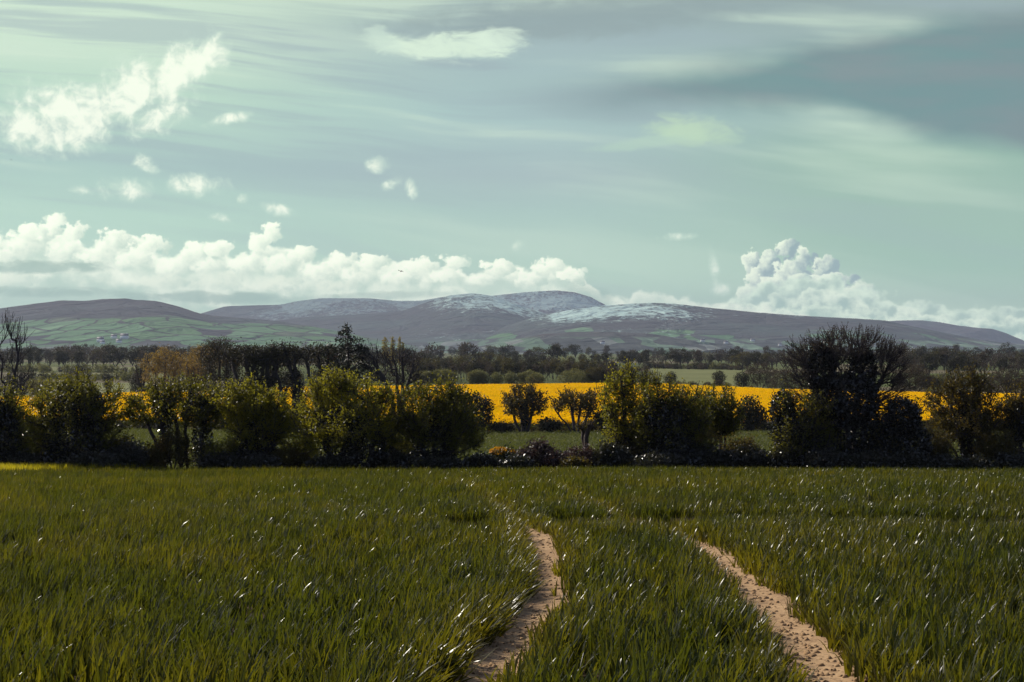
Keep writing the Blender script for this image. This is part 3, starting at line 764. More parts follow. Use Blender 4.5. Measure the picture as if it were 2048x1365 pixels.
def plant_px(name, label, cat, Y, stems, lobes, seed, mats, ivy=None, depth=0.85, flo=None, flowers=None, **kw):
    """the same, with outline measures read off the photograph and turned into metres at distance Y"""
    bx = X(stems[0][0][0], Y); z0 = gz(bx, Y); rng = np.random.default_rng(seed + 500)
    def pt(p, dy=0.0): return (X(p[0], Y) - bx, dy, Zp(p[1], Y) - z0)
    ls = lambda L: [(*pt(l[:2], (rng.uniform(-.5, .5) * l[2] * 0.7 / FPX * Y)), l[2] / FPX * Y, l[2] * depth / FPX * Y, l[3] / FPX * Y) for l in L]
    st = []
    for s in stems:
        q = [pt(p, rng.uniform(-.25, .25) if i else 0) for i, p in enumerate(s)]; q[0] = (q[0][0], q[0][1], -0.15 + gz(q[0][0] + bx, Y) - z0); st.append(q)
    fw = (*flowers, ls(flo)) if flowers else None
    return build_plant(name, label, cat, (bx, Y, z0), st, ls(lobes), seed, mats, ivy=ls(ivy) if ivy else None, flowers=fw, **kw)
# ------------------------------------------------------------------ hedgerow along the bottom of the wheat field
G1 = 'hawthorns in the near hedgerow'
T, BT = 'tree', 'bush'
plant_px('hawthorn_tree', 'round dense hawthorn with olive rim and black ivied core beside the left edge trees', T, 69,
         [[(150, 945), (148, 880), (150, 820)], [(165, 945), (180, 880), (195, 810)], [(140, 940), (115, 860), (95, 810)]],
         [(150, 800, 70, 54), (105, 825, 54, 51), (195, 822, 51, 59), (150, 860, 85, 68), (90, 880, 40, 47), (212, 880, 28, 51), (140, 775, 36, 27)], 11, (BARK, HAW),
         ivy=[(150, 860, 59, 81), (165, 815, 45, 45), (160, 915, 85, 40)], nivy=13000, nattr=150, nleaf=22500, leaf=0.058, twigs=(3, .25, .75, .45), sig=0.30, r0=0.17)
plant_px('hawthorn_tree', 'flat topped hawthorn on five bare leaning stems, its left limb reaching over the pasture', T, 70,
         [[(325, 945), (312, 880), (288, 835), (268, 805)], [(330, 945), (328, 870), (325, 800)], [(362, 945), (360, 880), (350, 840), (340, 805)], [(372, 945), (374, 870), (380, 805)], [(402, 945), (404, 870), (418, 800)]],
         [(300, 800, 47, 29), (345, 795, 54, 32), (395, 795, 54, 34), (430, 805, 36, 32), (268, 828, 25, 20), (350, 825, 90, 25), (410, 840, 45, 28)], 12, (BARK, HAW),
         ivy=[(330, 870, 11, 68), (405, 880, 18, 68), (328, 820, 25, 34), (395, 815, 28, 29)], nivy=4200, nattr=140, nleaf=15300, leaf=0.058, twigs=(3, .25, .75, .45), sig=0.27, r0=0.14)
plant_px('hawthorn_tree', 'broad round hawthorn with bright yellow green top left of the leaning dark trees', T, 69,
         [[(515, 945), (512, 880), (508, 820)], [(522, 945), (535, 870), (548, 820)], [(512, 945), (490, 870), (476, 815)]],
         [(505, 815, 54, 41), (545, 832, 41, 43), (470, 815, 36, 38), (515, 855, 63, 45), (560, 860, 28, 27), (492, 790, 32, 20)], 13, (BARK, HAW_Y),
         ivy=[(520, 865, 43, 56), (515, 915, 47, 34), (520, 840, 34, 34)], nivy=6500, nattr=140, nleaf=18900, leaf=0.058, twigs=(3, .25, .75, .45), sig=0.27, r0=0.15)
plant_px('hawthorn_tree', 'largest yellow green hawthorn in the hedge, below the tall conifer', T, 68,
         [[(690, 945), (685, 880), (672, 815)], [(712, 945), (716, 870), (728, 800)], [(670, 945), (650, 880), (640, 830)], [(735, 945), (745, 880), (760, 830)]],
         [(665, 790, 54, 41), (715, 800, 56, 45), (755, 830, 43, 47), (640, 825, 45, 47), (700, 850, 93, 45), (622, 862, 34, 45), (770, 870, 29, 41), (672, 768, 27, 20)], 14, (BARK, HAW_Y),
         ivy=[(690, 880, 45, 66), (735, 890, 45, 51), (690, 840, 56, 29)], nivy=8000, nattr=200, nleaf=23400, leaf=0.058, twigs=(3, .25, .75, .45), sig=0.30, r0=0.16)
plant_px('hawthorn_tree', 'spreading olive brown hawthorn at the left of the hedge gap', T, 68,
         [[(868, 945), (866, 880), (860, 815)], [(880, 945), (890, 870), (905, 820)], [(860, 945), (840, 870), (825, 820)]],
         [(875, 800, 51, 38), (838, 815, 45, 43), (910, 825, 45, 47), (870, 855, 79, 45), (925, 880, 41, 29), (815, 860, 29, 45), (945, 878, 23, 16)], 15, (BARK, HAW),
         ivy=[(872, 890, 45, 62), (868, 850, 38, 34), (850, 925, 68, 23)], nivy=7000, nattr=170, nleaf=20700, leaf=0.058, twigs=(3, .25, .75, .45), sig=0.30, r0=0.16)
plant_px('hawthorn_tree', 'tall open crowned yellowish hawthorn at the right of the hedge gap', T, 70,
         [[(1252, 945), (1250, 860), (1246, 790), (1240, 755)], [(1256, 945), (1262, 880), (1275, 820)], [(1248, 945), (1234, 880), (1225, 830)]],
         [(1245, 765, 34, 29), (1232, 800, 34, 34), (1272, 800, 36, 38), (1250, 840, 50, 45), (1230, 870, 25, 29), (1285, 850, 28, 38)], 16, (BARK, HAW_Y),
         ivy=[(1250, 905, 16, 45)], nivy=1200, nattr=150, nleaf=10080, leaf=0.058, twigs=(3, .25, .75, .45), sig=0.26, r0=0.12)
plant_px('hawthorn_tree', 'dark leaning hawthorn thick with ivy right of the tall yellowish one', T, 69,
         [[(1330, 945), (1325, 870), (1315, 800)], [(1345, 945), (1352, 870), (1370, 810)], [(1320, 945), (1300, 880), (1290, 830)]],
         [(1318, 800, 47, 41), (1365, 815, 47, 41), (1335, 850, 75, 52), (1290, 860, 29, 38), (1395, 830, 27, 27), (1388, 880, 34, 38), (1300, 775, 28, 18)], 17, (BARK, HAW),
         ivy=[(1335, 880, 52, 66), (1330, 835, 52, 45), (1345, 925, 90, 27)], nivy=9500, nattr=160, nleaf=15300, leaf=0.058, twigs=(3, .25, .75, .45), sig=0.28, r0=0.16)
plant_px('hawthorn_tree', 'smaller olive hawthorn on a single thin stem in front of the yellow field', T, 74,
         [[(1440, 925), (1440, 870), (1436, 820)], [(1441, 920), (1452, 860), (1462, 825)]],
         [(1435, 810, 38, 29), (1455, 830, 29, 34), (1420, 835, 34, 29), (1440, 855, 38, 25)], 18, (BARK, HAW),
         ivy=[(1440, 840, 25, 34)], nivy=1500, nattr=110, nleaf=9360, leaf=0.058, twigs=(3, .25, .75, .45), sig=0.24, r0=0.10)
plant_px('ivied_tree', 'nearly black ivied tree leaning left between the yellow field and the bare tree', T, 69,
         [[(1612, 945), (1600, 870), (1575, 800)], [(1620, 945), (1625, 870), (1632, 810)], [(1600, 945), (1580, 880), (1560, 820)]],
         [(1565, 810, 27, 29), (1600, 830, 38, 36), (1640, 825, 29, 32), (1590, 870, 45, 45), (1640, 880, 34, 45), (1572, 900, 34, 34)], 19, (BARK, HAW),
         ivy=[(1565, 820, 25, 38), (1590, 860, 45, 45), (1610, 905, 59, 47), (1625, 930, 79, 25)], nivy=10500, nattr=110, nleaf=5760, leaf=0.058, twigs=(3, .25, .75, .45), sig=0.24, r0=0.14)
plant_px('ash_tree', 'big bare budding tree with two ivy clad trunks rising above the hills', T, 70,
         [[(1700, 945), (1695, 860), (1680, 790), (1655, 720), (1640, 690)], [(1706, 945), (1710, 850), (1720, 770), (1725, 710), (1722, 690)], [(1712, 945), (1730, 850), (1755, 780), (1770, 740)], [(1694, 945), (1670, 850), (1640, 780), (1620, 740)]],
         [(1690, 706, 82, 30), (1635, 712, 56, 32), (1748, 712, 54, 32), (1602, 736, 34, 38), (1782, 740, 30, 42), (1690, 745, 80, 40), (1618, 795, 36, 42), (1772, 795, 38, 40), (1690, 684, 66, 14)], 20, (BARK, None),
         ivy=[(1642, 740, 29, 52), (1690, 800, 68, 56), (1722, 745, 29, 52), (1700, 870, 75, 75), (1705, 925, 79, 29), (1655, 800, 34, 45)], nivy=24000, ivy_leaf=0.075,
         nattr=520, nleaf=0, r0=0.15, rmin=0.007, bud=(13000, 0.032, BUD), step=0.35, lift=0.15, shell=0.2, twigs=(6, .3, .8, .5), bf=.45)
plant_px('ivied_tree', 'stout black ivy covered stump of a tree right of the bare budding tree', T, 69,
         [[(1800, 945), (1802, 880), (1800, 820)], [(1810, 945), (1822, 880), (1832, 840)]],
         [(1800, 830, 38, 38), (1825, 860, 32, 45), (1785, 870, 34, 45)], 21, (BARK, HAW_B),
         ivy=[(1800, 840, 38, 45), (1805, 890, 54, 54), (1795, 925, 62, 25)], nivy=11000, nattr=70, nleaf=3960, leaf=0.058, twigs=(3, .25, .75, .45), sig=0.25, r0=0.14)
plant_px('hawthorn_tree', 'twisted brownish hawthorn with crooked limbs near the right edge', T, 71,
         [[(1938, 945), (1936, 880), (1930, 820), (1926, 780)], [(1942, 945), (1955, 880), (1975, 830)], [(1934, 940), (1905, 895), (1880, 870)], [(1936, 940), (1915, 860), (1900, 810)]],
         [(1930, 785, 51, 38), (1965, 815, 38, 41), (1900, 815, 41, 41), (1930, 845, 70, 38), (1890, 870, 29, 29), (1980, 855, 25, 34), (1925, 762, 29, 18)], 22, (BARK, HAW_B),
         ivy=[(1940, 890, 23, 56), (1935, 840, 25, 45)], nivy=3200, nattr=210, nleaf=15300, leaf=0.058, twigs=(3, .25, .75, .45), sig=0.27, r0=0.16)
plant_px('hawthorn_tree', 'leafy dark hawthorn cut by the right edge of the view', T, 71,
         [[(2038, 945), (2036, 880), (2034, 820)], [(2044, 945), (2060, 870), (2075, 810)]],
         [(2040, 810, 41, 32), (2070, 815, 45, 41), (2030, 840, 32, 34), (2060, 855, 56, 45)], 23, (BARK, HAW_B),
         ivy=[(2045, 840, 34, 41), (2042, 900, 27, 51)], nivy=4200, nattr=110, nleaf=11700, leaf=0.058, twigs=(3, .25, .75, .45), sig=0.26, r0=0.14)
plant_px('hawthorn_tree', 'dark hawthorn cut by the left edge of the view', T, 69,
         [[(0, 945), (2, 880), (4, 820)], [(-12, 945), (-30, 880), (-40, 820)]],
         [(10, 815, 38, 45), (-30, 820, 50, 45), (0, 870, 52, 56), (28, 850, 16, 34)], 24, (BARK, HAW),
         ivy=[(0, 870, 45, 72), (-5, 925, 56, 27)], nivy=8000, nattr=110, nleaf=10800, leaf=0.058, twigs=(3, .25, .75, .45), sig=0.26, r0=0.15)
plant_px('ash_tree', 'bare upright twigged tree rising above the left edge hawthorn', T, 78,
         [[(10, 925), (12, 820), (8, 740), (4, 690)], [(14, 925), (24, 800), (34, 730), (38, 690)], [(8, 925), (-12, 800), (-22, 720)]],
         [(5, 690, 29, 45), (35, 695, 20, 38), (-28, 700, 29, 45), (10, 760, 45, 45), (50, 690, 10, 34), (45, 790, 34, 34)], 25, (BARK, None), nattr=90, nleaf=0, r0=0.10, rmin=0.008, bud=(900, 0.035, BUD), step=0.4, lift=0.15, twigs=(4, .4, 1.1, 1.0), bf=.45)
plant_px('dead_trunk', 'short pollarded trunk with a tuft of shoots standing in the hedge gap', 'tree stump', 72,
         [[(1173, 930), (1172, 895), (1174, 862), (1178, 852)], [(1173, 880), (1166, 862), (1160, 855)]],
         [(1174, 850, 18, 11), (1160, 852, 11, 9), (1188, 853, 11, 9)], 26, (BARK_PALE, HAW_B), nattr=40, nleaf=260, leaf=0.06, sig=0.10, r0=0.13, rmin=0.010)

# shrubs and brambles at the foot of the hedge
G2 = 'bramble bushes along the hedge foot'
def shrub(name, label, px, top, rx, Y, seed, mats, n=2600, leaf=0.07, base=943, **kw):
    h = (base - top) / 2.0
    L = [(px, top + h, rx * .72, h), (px - rx * .5, top + h * 1.25, rx * .5, h * .8), (px + rx * .5, top + h * 1.2, rx * .5, h * .85)]
    st = [[(px, base), (px, base - h)], [(px - 3, base), (px - rx * .4, base - h * .8)], [(px + 3, base), (px + rx * .4, base - h * .8)]]
    return plant_px(name, label, BT, Y, st, L, seed, mats, nattr=60, nleaf=n, leaf=leaf, sig=0.14, r0=0.03, rmin=0.006, step=0.25, sides=3, up=0.45, fill=0.5, **kw)
shrub('thorn_bush', 'pointed purple brown bush sticking up in the middle of the hedge gap', 1074, 880, 42, 69, 30, (BARK, RED_BRAMBLE), 4200)
shrub('bramble_bush', 'withered reddish bramble mound below the pollarded trunk', 1160, 893, 45, 69, 31, (BARK, RED_BRAMBLE), 4200)
shrub('bramble_bush', 'low olive green bramble at the foot of the withered mound', 1150, 915, 26, 67.5, 32, (BARK, HAW_B), 1800)
shrub('gorse_bush', 'gorse with orange yellow flowers at the left of the hedge gap', 1008, 896, 38, 70, 33, (BARK, GORSE), 3200, flo=[(1000, 903, 22, 9), (1015, 906, 18, 9)], flowers=(420, 0.06, GORSE_F))
shrub('bramble_bush', 'glossy bramble between the flowering gorse and the olive hawthorn', 962, 906, 34, 68, 34, (BARK, BRAMBLE), 2600)
shrub('bramble_bush', 'tall glossy bramble under the tall yellowish hawthorn', 1222, 885, 40, 68.5, 35, (BARK, BRAMBLE), 4200)
shrub('bramble_bush', 'dark bramble hump between the small and the leaning hawthorn', 1415, 890, 60, 68.5, 36, (BARK, BRAMBLE), 5000)
shrub('bramble_bush', 'dark bramble bank with pale glints left of the black ivied tree', 1500, 893, 55, 69, 37, (BARK, BRAMBLE), 5000)
shrub('bramble_bush', 'low dark bramble right of the stout ivy stump', 1872, 908, 45, 68.5, 38, (BARK, BRAMBLE), 3200)
shrub('bramble_bush', 'low dark bramble under the right edge hawthorn', 2020, 905, 50, 69, 39, (BARK, BRAMBLE), 3600)
shrub('bramble_bush', 'black bramble mound between the round and the flat topped hawthorn', 255, 880, 40, 68.5, 40, (BARK, BRAMBLE), 4600)
shrub('bramble_bush', 'dark bramble beneath the left edge hawthorn', 50, 905, 50, 68.5, 41, (BARK, BRAMBLE), 4200)
shrub('bramble_bush', 'leafy bramble under the bright topped round hawthorn', 575, 895, 48, 68.5, 42, (BARK, HAW_B), 3200)
shrub('bramble_bush', 'leafy bramble beneath the left limb of the flat topped hawthorn', 300, 890, 30, 69, 43, (BARK, HAW_B), 2200)
shrub('bramble_bush', 'dark bramble at the right foot of the largest yellow green hawthorn', 780, 895, 42, 68, 44, (BARK, BRAMBLE), 3600)
shrub('bramble_bush', 'low bramble under the flat topped hawthorn', 440, 905, 48, 68.5, 45, (BARK, BRAMBLE), 3600)
shrub('bramble_bush', 'dark bramble below the black ivied leaning tree', 1560, 900, 40, 68.5, 46, (BARK, BRAMBLE), 3600)
shrub('bramble_bush', 'bramble with a few glints below the bare budding tree', 1740, 905, 55, 67.5, 47, (BARK, BRAMBLE), 3600)
shrub('bramble_bush', 'low bramble below the largest yellow green hawthorn', 660, 910, 48, 67.5, 48, (BARK, BRAMBLE), 3200)
shrub('bramble_bush', 'low dark growth under the leaning ivied hawthorn', 1320, 905, 55, 67.5, 49, (BARK, BRAMBLE), 4000)
shrub('bramble_bush', 'low bramble under the spreading olive brown hawthorn', 885, 915, 55, 67, 50, (BARK, BRAMBLE), 3200)
shrub('bramble_bush', 'dark low growth under the twisted brownish hawthorn', 1950, 912, 45, 68.5, 51, (BARK, BRAMBLE), 3200)
shrub('bramble_bush', 'black growth at the foot of the round dense hawthorn', 180, 905, 55, 67.5, 52, (BARK, BRAMBLE), 4000)
shrub('bramble_bush', 'black growth at the foot of the stout ivy stump', 1815, 908, 45, 67.5, 53, (BARK, BRAMBLE), 3600)
shrub('bramble_bush', 'dark growth at the foot of the bright topped round hawthorn', 520, 908, 40, 67.5, 54, (BARK, BRAMBLE), 3200)
shrub('bramble_bush', 'low dark tangle left of the pointed purple brown bush', 1035, 912, 32, 68, 55, (BARK, BRAMBLE), 2600)
shrub('bramble_bush', 'low dark tangle right of the pointed purple brown bush', 1110, 905, 30, 68.5, 56, (BARK, RED_BRAMBLE), 2600)
shrub('bramble_bush', 'dark bramble left of the stout ivy stump under the bare tree', 1660, 900, 50, 67.5, 57, (BARK, BRAMBLE), 4000)

# taller twiggy growth filling the hedge between the trees
def thicket(label, px, top, rx, seed, mat=HAW_B, n=4200, Y=69.5):
    plant_px('thorn_thicket', label, BT, Y, [[(px + o, 943), (px + o * 1.5, 905), (px + o * 2.2, (top + 905) / 2)] for o in (-rx * .4, -rx * .1, rx * .15, rx * .4)],
             [(px, (top + 930) / 2, rx * .8, (930 - top) / 2), (px - rx * .55, (top + 950) / 2, rx * .5, (930 - top) * .42), (px + rx * .55, (top + 945) / 2, rx * .5, (930 - top) * .42)], seed, (BARK, mat),
             nattr=70, nleaf=n, leaf=0.055, sig=0.3, r0=0.05, rmin=0.006, step=0.3, sides=3, twigs=(3, .2, .6, .6), fill=0.15)
thicket('dark thorn thicket joining the round dense hawthorn to the left edge trees', 62, 870, 34, 401, HAW)
thicket('dark thorn thicket between the round dense and the flat topped hawthorn', 238, 886, 34, 402)
thicket('leafy thorn thicket between the flat topped and the bright topped hawthorn', 452, 880, 38, 403, HAW)
thicket('olive thorn thicket left of the largest yellow green hawthorn', 600, 868, 34, 404, HAW)
thicket('olive thorn thicket right of the largest yellow green hawthorn', 795, 872, 34, 405, HAW)
thicket('brown thorn thicket between the tall yellowish and the leaning hawthorn', 1288, 868, 32, 406)
thicket('sparse thorn thicket left of the smaller olive hawthorn', 1396, 858, 34, 407)
thicket('sparse thorn thicket right of the smaller olive hawthorn', 1482, 880, 34, 408)
thicket('dark thorn thicket between the black ivied tree and the bare budding tree', 1645, 822, 38, 409, HAW)
thicket('dark thorn thicket between the bare budding tree and the stout ivy stump', 1755, 866, 34, 410)
thicket('low brown thorn thicket right of the stout ivy stump', 1868, 872, 34, 411)
thicket('brown thorn thicket under the right side of the twisted hawthorn', 1992, 862, 36, 412)
thicket('thin brown thorn thicket in the legs of the flat topped hawthorn', 345, 868, 40, 413)

# ------------------------------------------------------------------ second hedgerow, between pasture and yellow field
H2 = dict(leaf=0.12, twigs=(2, .4, 1.0, .4), sig=0.45, r0=0.18, rmin=0.02, step=0.6, sides=4)
plant_px('hawthorn_tree', 'many stemmed dark tree left of centre against the yellow field', T, 168,
         [[(1046, 862), (1040, 820), (1030, 795)], [(1050, 862), (1052, 810), (1050, 785)], [(1055, 862), (1065, 820), (1075, 795)], [(1042, 862), (1025, 830), (1015, 810)]],
         [(1045, 790, 26, 20), (1022, 808, 18, 22), (1072, 806, 20, 24), (1045, 815, 30, 22)], 60, (BARK, HAW_B), nattr=110, nleaf=6000, ivy=[(1048, 830, 10, 26)], nivy=700, ivy_leaf=0.14, **H2)
plant_px('hawthorn_tree', 'open many stemmed tree above the pollarded trunk against the yellow field', T, 168,
         [[(1150, 862), (1145, 820), (1135, 800)], [(1155, 862), (1160, 815), (1165, 790)], [(1160, 862), (1175, 825), (1185, 805)], [(1145, 862), (1125, 835), (1110, 820)]],
         [(1150, 800, 34, 18), (1180, 802, 20, 18), (1125, 808, 20, 16), (1165, 820, 26, 16)], 61, (BARK, HAW_B), nattr=100, nleaf=4200, **H2)
shrub2 = lambda name, label, px, top, rx, seed, mats=(BARK, FARDARK), Y=168, base=862, n=1500: plant_px(name, label, BT, Y,
    [[(px, base), (px, (base + top) / 2)], [(px, base), (px - rx * .4, (base + top) / 2)], [(px, base), (px + rx * .4, (base + top) / 2)]],
    [(px, (base + top) / 2, rx * .8, (base - top) / 2), (px - rx * .5, (base * .55 + top * .45), rx * .5, (base - top) * .36), (px + rx * .5, (base * .55 + top * .45), rx * .5, (base - top) * .36)], seed, mats,
    nattr=60, nleaf=n, leaf=0.16, sig=0.35, r0=0.10, rmin=0.03, step=0.6, sides=3, fill=0.5)
shrub2('thorn_bush', 'dark round bush on the far hedge right of the open many stemmed tree', 1208, 818, 30, 62)
shrub2('thorn_bush', 'black ivied pillar shaped bush on the far hedge behind the olive brown hawthorn', 952, 782, 38, 63, n=2600)
shrub2('thorn_bush', 'dark bush behind the right shoulder of the olive brown hawthorn', 905, 775, 30, 64, n=2200)
shrub2('thorn_bush', 'dark oval bush alone against the yellow field at right', 1503, 795, 32, 65, n=2600)
shrub2('thorn_bush', 'low dark bush left of the many stemmed dark tree', 1005, 845, 26, 66, n=700)
shrub2('thorn_bush', 'low dark bush between the two many stemmed trees', 1100, 835, 26, 67, n=1000)
shrub2('thorn_bush', 'low dark hedge bush below the oval bush', 1470, 852, 40, 68, n=800)
shrub2('thorn_bush', 'low hedge bush right of the oval bush', 1560, 850, 40, 69, n=900)
shrub2('thorn_bush', 'olive bush on the far hedge seen between the smaller and leaning hawthorns', 1395, 790, 30, 70, (BARK, HAW), n=1800)
shrub2('thorn_bush', 'dark bush on the far hedge just left of the smaller olive hawthorn', 1345, 830, 36, 71, n=1400)
shrub2('thorn_bush', 'low bush on the far hedge right of the stout ivy stump', 1880, 835, 30, 72, n=900)
shrub2('thorn_bush', 'low bush on the far hedge at the right edge', 1990, 840, 40, 73, n=900)
shrub2('thorn_bush', 'low bush on the far hedge behind the round dense hawthorn', 225, 838, 26, 74, n=500)
shrub2('thorn_bush', 'low bush on the far hedge behind the flat topped hawthorn', 300, 842, 40, 75, n=600)
shrub2('thorn_bush', 'dark bush on the far hedge below the leaning trees', 560, 815, 50, 76, n=1900)
shrub2('thorn_bush', 'dark bush on the far hedge below the tall conifer', 700, 812, 50, 77, n=1900)
shrub2('thorn_bush', 'dark bush on the far hedge left of the leaning trees', 460, 800, 45, 78, n=1900)
shrub2('thorn_bush', 'dark bush on the far hedge below the bare forked tree', 800, 825, 45, 79, n=1600)

# tall dark trees in that hedge, leaning with the wind
LG = 'wind bent dark trees'
def bent(label, px, top, lean, seed, hgt=1.0, ivy=True, Y=168):
    b = 852; tx = px + lean
    st = [[(px, b), (px + lean * .35, (b + top) / 2 + 10), (tx - lean * .1, top + 14)], [(px + lean * .35, (b + top) / 2 + 10), (tx + 22, top + 24)], [(px + lean * .5, (b + top) / 2), (tx - 24, top + 30)]]
    lb = [(tx, top + 8, 30, 9), (tx + 24, top + 14, 24, 9), (tx - 24, top + 16, 22, 10), (tx + 4, top + 30, 34, 16), (px + lean * .5, (b + top) / 2, 26, 30)]
    return plant_px('larch_tree', label, T, Y, st, lb, seed, (BARK, FARDARK), nattr=170, nleaf=3600, leaf=0.11, sig=0.4, r0=0.30, rmin=0.024, step=0.6, sides=4, lift=0.05,
                    ivy=[(px + lean * .2, (b + top) / 2 + 50, 13, 62), (px + lean * .35, (b + top) / 2, 9, 40)] if ivy else None, nivy=2200, ivy_leaf=0.14)
bent('dark wind bent tree, leftmost of the group beside the tall round topped tree', 508, 690, -20, 80, ivy=False)
bent('slim dark wind bent tree second from the left in its group', 545, 692, -14, 81, ivy=False)
bent('thick dark ivied tree leaning left in the middle of the wind bent group', 606, 688, -38, 82)
bent('dark tree with flat ragged top between the leaning ivied tree and the conifer', 648, 690, -12, 83)
bent('thin dark tree between the leftmost wind bent tree and the slim one', 520, 705, 8, 84, ivy=False)
plant_px('pine_tree', 'tall dark conifer with tiered drooping branches standing above the skyline', T, 166,
         [[(697, 858), (697, 760), (696, 690), (695, 645)]],
         [(695, 655, 8, 8), (693, 668, 20, 5), (697, 680, 28, 6), (690, 693, 34, 6), (704, 700, 38, 7), (692, 715, 44, 8), (700, 735, 44, 12), (695, 765, 44, 18), (696, 800, 46, 20)], 85, (BARK, CONIF), nattr=230, nleaf=4200, leaf=0.17, sig=0.24, r0=0.30, rmin=0.03, step=0.5, sides=4, lift=-0.06, up=0.6, fill=0.15)
plant_px('ash_tree', 'bare forked tree with three black trunks right of the conifer', T, 166,
         [[(790, 858), (785, 800), (768, 760), (745, 720), (738, 695)], [(796, 858), (797, 790), (790, 740), (785, 700)], [(804, 858), (808, 790), (822, 745), (830, 710)], [(797, 800), (806, 760), (804, 715)]],
         [(745, 716, 24, 20), (785, 716, 24, 18), (820, 722, 20, 20), (760, 745, 30, 22), (810, 748, 26, 22), (834, 772, 14, 22), (738, 740, 14, 18)], 86, (BARK, FARBROWN), nattr=190, nleaf=900, leaf=0.10, sig=0.4, r0=0.28, rmin=0.011, step=0.6, sides=4, twigs=(3, .5, 1.3, .6), bf=.45)
plant_px('beech_tree', 'tall dark round topped tree left of the wind bent trees', T, 300,
         [[(440, 800), (438, 740), (436, 700)], [(442, 800), (455, 740), (460, 705)], [(438, 800), (425, 750), (415, 715)]],
         [(437, 688, 24, 13), (420, 705, 22, 22), (455, 705, 24, 20), (437, 735, 34, 34), (465, 745, 20, 30), (415, 765, 16, 22)], 87, (BARK, FARDARK), nattr=190, nleaf=9000, leaf=0.17, sig=0.6, r0=0.4, rmin=0.05, step=1.0, sides=4)

# ------------------------------------------------------------------ beyond the yellow field
WG = 'golden willows beyond the yellow field'
def willow(label, Y, lobes, seed, base, px, n=7500, mat=GOLD):
    top = min(l[1] - l[3] for l in lobes); mid = (base + top) / 2; r = max(l[2] for l in lobes)
    return plant_px('willow_tree', label, T, Y, [[(px, base), (px, mid), (px, top + 12)], [(px, base), (px - r * .5, mid), (px - r * .8, mid - 20)], [(px, base), (px + r * .5, mid), (px + r * .8, mid - 20)]],
                    lobes, seed, (BARK_PALE, mat), nattr=220, nleaf=n, leaf=0.15, sig=0.55, r0=0.34, rmin=0.045, step=1.0, sides=4, fill=0.25, shell=0.5)
willow('large golden budding willow with a high domed crown at left', 345, [(330, 712, 26, 16), (305, 728, 22, 22), (352, 728, 24, 22), (330, 750, 44, 26)], 90, 788, 330)
willow('golden willow partly behind the tall round topped tree', 352, [(405, 706, 26, 14), (388, 722, 20, 18), (425, 722, 22, 18), (402, 745, 30, 20)], 91, 785, 403)
willow('small pale golden willow between the two large ones', 340, [(386, 730, 14, 14), (394, 748, 16, 18), (378, 750, 12, 18)], 92, 785, 386, 1500)
willow('dark olive tree left of the large golden willow', 350, [(285, 735, 14, 18), (278, 755, 14, 20)], 93, 785, 282, 1200, FARDARK)
SG = 'round grey willow bushes beyond the yellow field'
def roundbush(label, px, top, rx, seed, Y=424, base=770, mat=SALLOW, name='willow_bush', n=10080, lf=0.14):
    h = base - top
    return plant_px(name, label, BT, Y, [[(px, base), (px, base - h * .6)], [(px, base), (px - rx * .5, base - h * .5)], [(px, base), (px + rx * .5, base - h * .5)]],
                    [(px, base - h * .55, rx * .72, h * .44), (px - rx * .42, base - h * .42, rx * .55, h * .42), (px + rx * .42, base - h * .42, rx * .55, h * .42)], seed, (BARK, mat), nattr=60, nleaf=n, leaf=lf, sig=0.35, r0=0.12, rmin=0.04, step=0.8, sides=3, fill=0.55, shell=0.6)
roundbush('grey green willow bush, leftmost of the row behind the yellow field', 846, 742, 27, 100)
roundbush('broad domed willow bush second in the row behind the yellow field', 888, 738, 31, 101)
roundbush('ball shaped willow bush in the middle of the row behind the yellow field', 957, 738, 23, 102)
roundbush('small willow bush just right of the ball shaped one', 993, 745, 16, 103, n=2640)
roundbush('small low willow bush at the left side of a wider one', 1021, 743, 15, 104, n=2640)
roundbush('wide willow bush with two humps right of the small low one', 1060, 741, 29, 105)
roundbush('nearer dark green ball bush in front of the two humped willow', 1070, 745, 20, 106, Y=415, base=774, n=3120)
roundbush('long low domed willow bush at the right end of the row', 1150, 737, 36, 107, n=5760)
roundbush('olive willow bush with pale top joined to the long domed one', 1190, 733, 30, 108, mat=FAROLIVE)
roundbush('brown loose bush behind the tall yellowish hawthorn', 1222, 736, 26, 109, mat=FARBROWN)
roundbush('dark bush by the small pasture right of the tall yellowish hawthorn', 1341, 743, 14, 110, n=2160, mat=FARDARK)
roundbush('dark bush with pointed top in the small green pasture', 1438, 739, 13, 111, n=2160, mat=FARDARK, base=768)
roundbush('pale grey twiggy bush below the pointed pasture bush', 1437, 760, 10, 112, n=960, mat=FARBROWN, base=775, Y=380)
roundbush('broad brown thicket right of the small green pasture', 1520, 722, 40, 113, n=7200, mat=FARBROWN, Y=400, base=778)
roundbush('dark round bush at the left foot of the broad brown thicket', 1483, 742, 16, 114, n=2400, mat=FARDARK, Y=400, base=775)
roundbush('dark bush cluster above the left pasture', 210, 745, 16, 115, n=2400, mat=FARDARK, Y=520, base=768)
roundbush('small dark bush beside the left pasture wall', 150, 738, 12, 116, n=1920, mat=FARDARK, Y=560, base=758)
roundbush('small round bush alone in the left pasture', 215, 760, 8, 117, n=1200, mat=FARDARK, Y=400, base=778)
roundbush('dark round bush between left pastures', 250, 742, 18, 118, n=2400, mat=FARDARK, Y=500, base=768)
roundbush('slim dark bush left of the large golden willow', 272, 745, 14, 119, n=2160, mat=FARDARK, Y=360, base=790)
roundbush('grey green thicket behind the round dense hawthorn', 85, 752, 34, 120, n=4800, mat=SALLOW, Y=300, base=800)
roundbush('dark thicket left of the grey green one', 35, 738, 34, 121, n=4800, mat=FARDARK, Y=330, base=790)
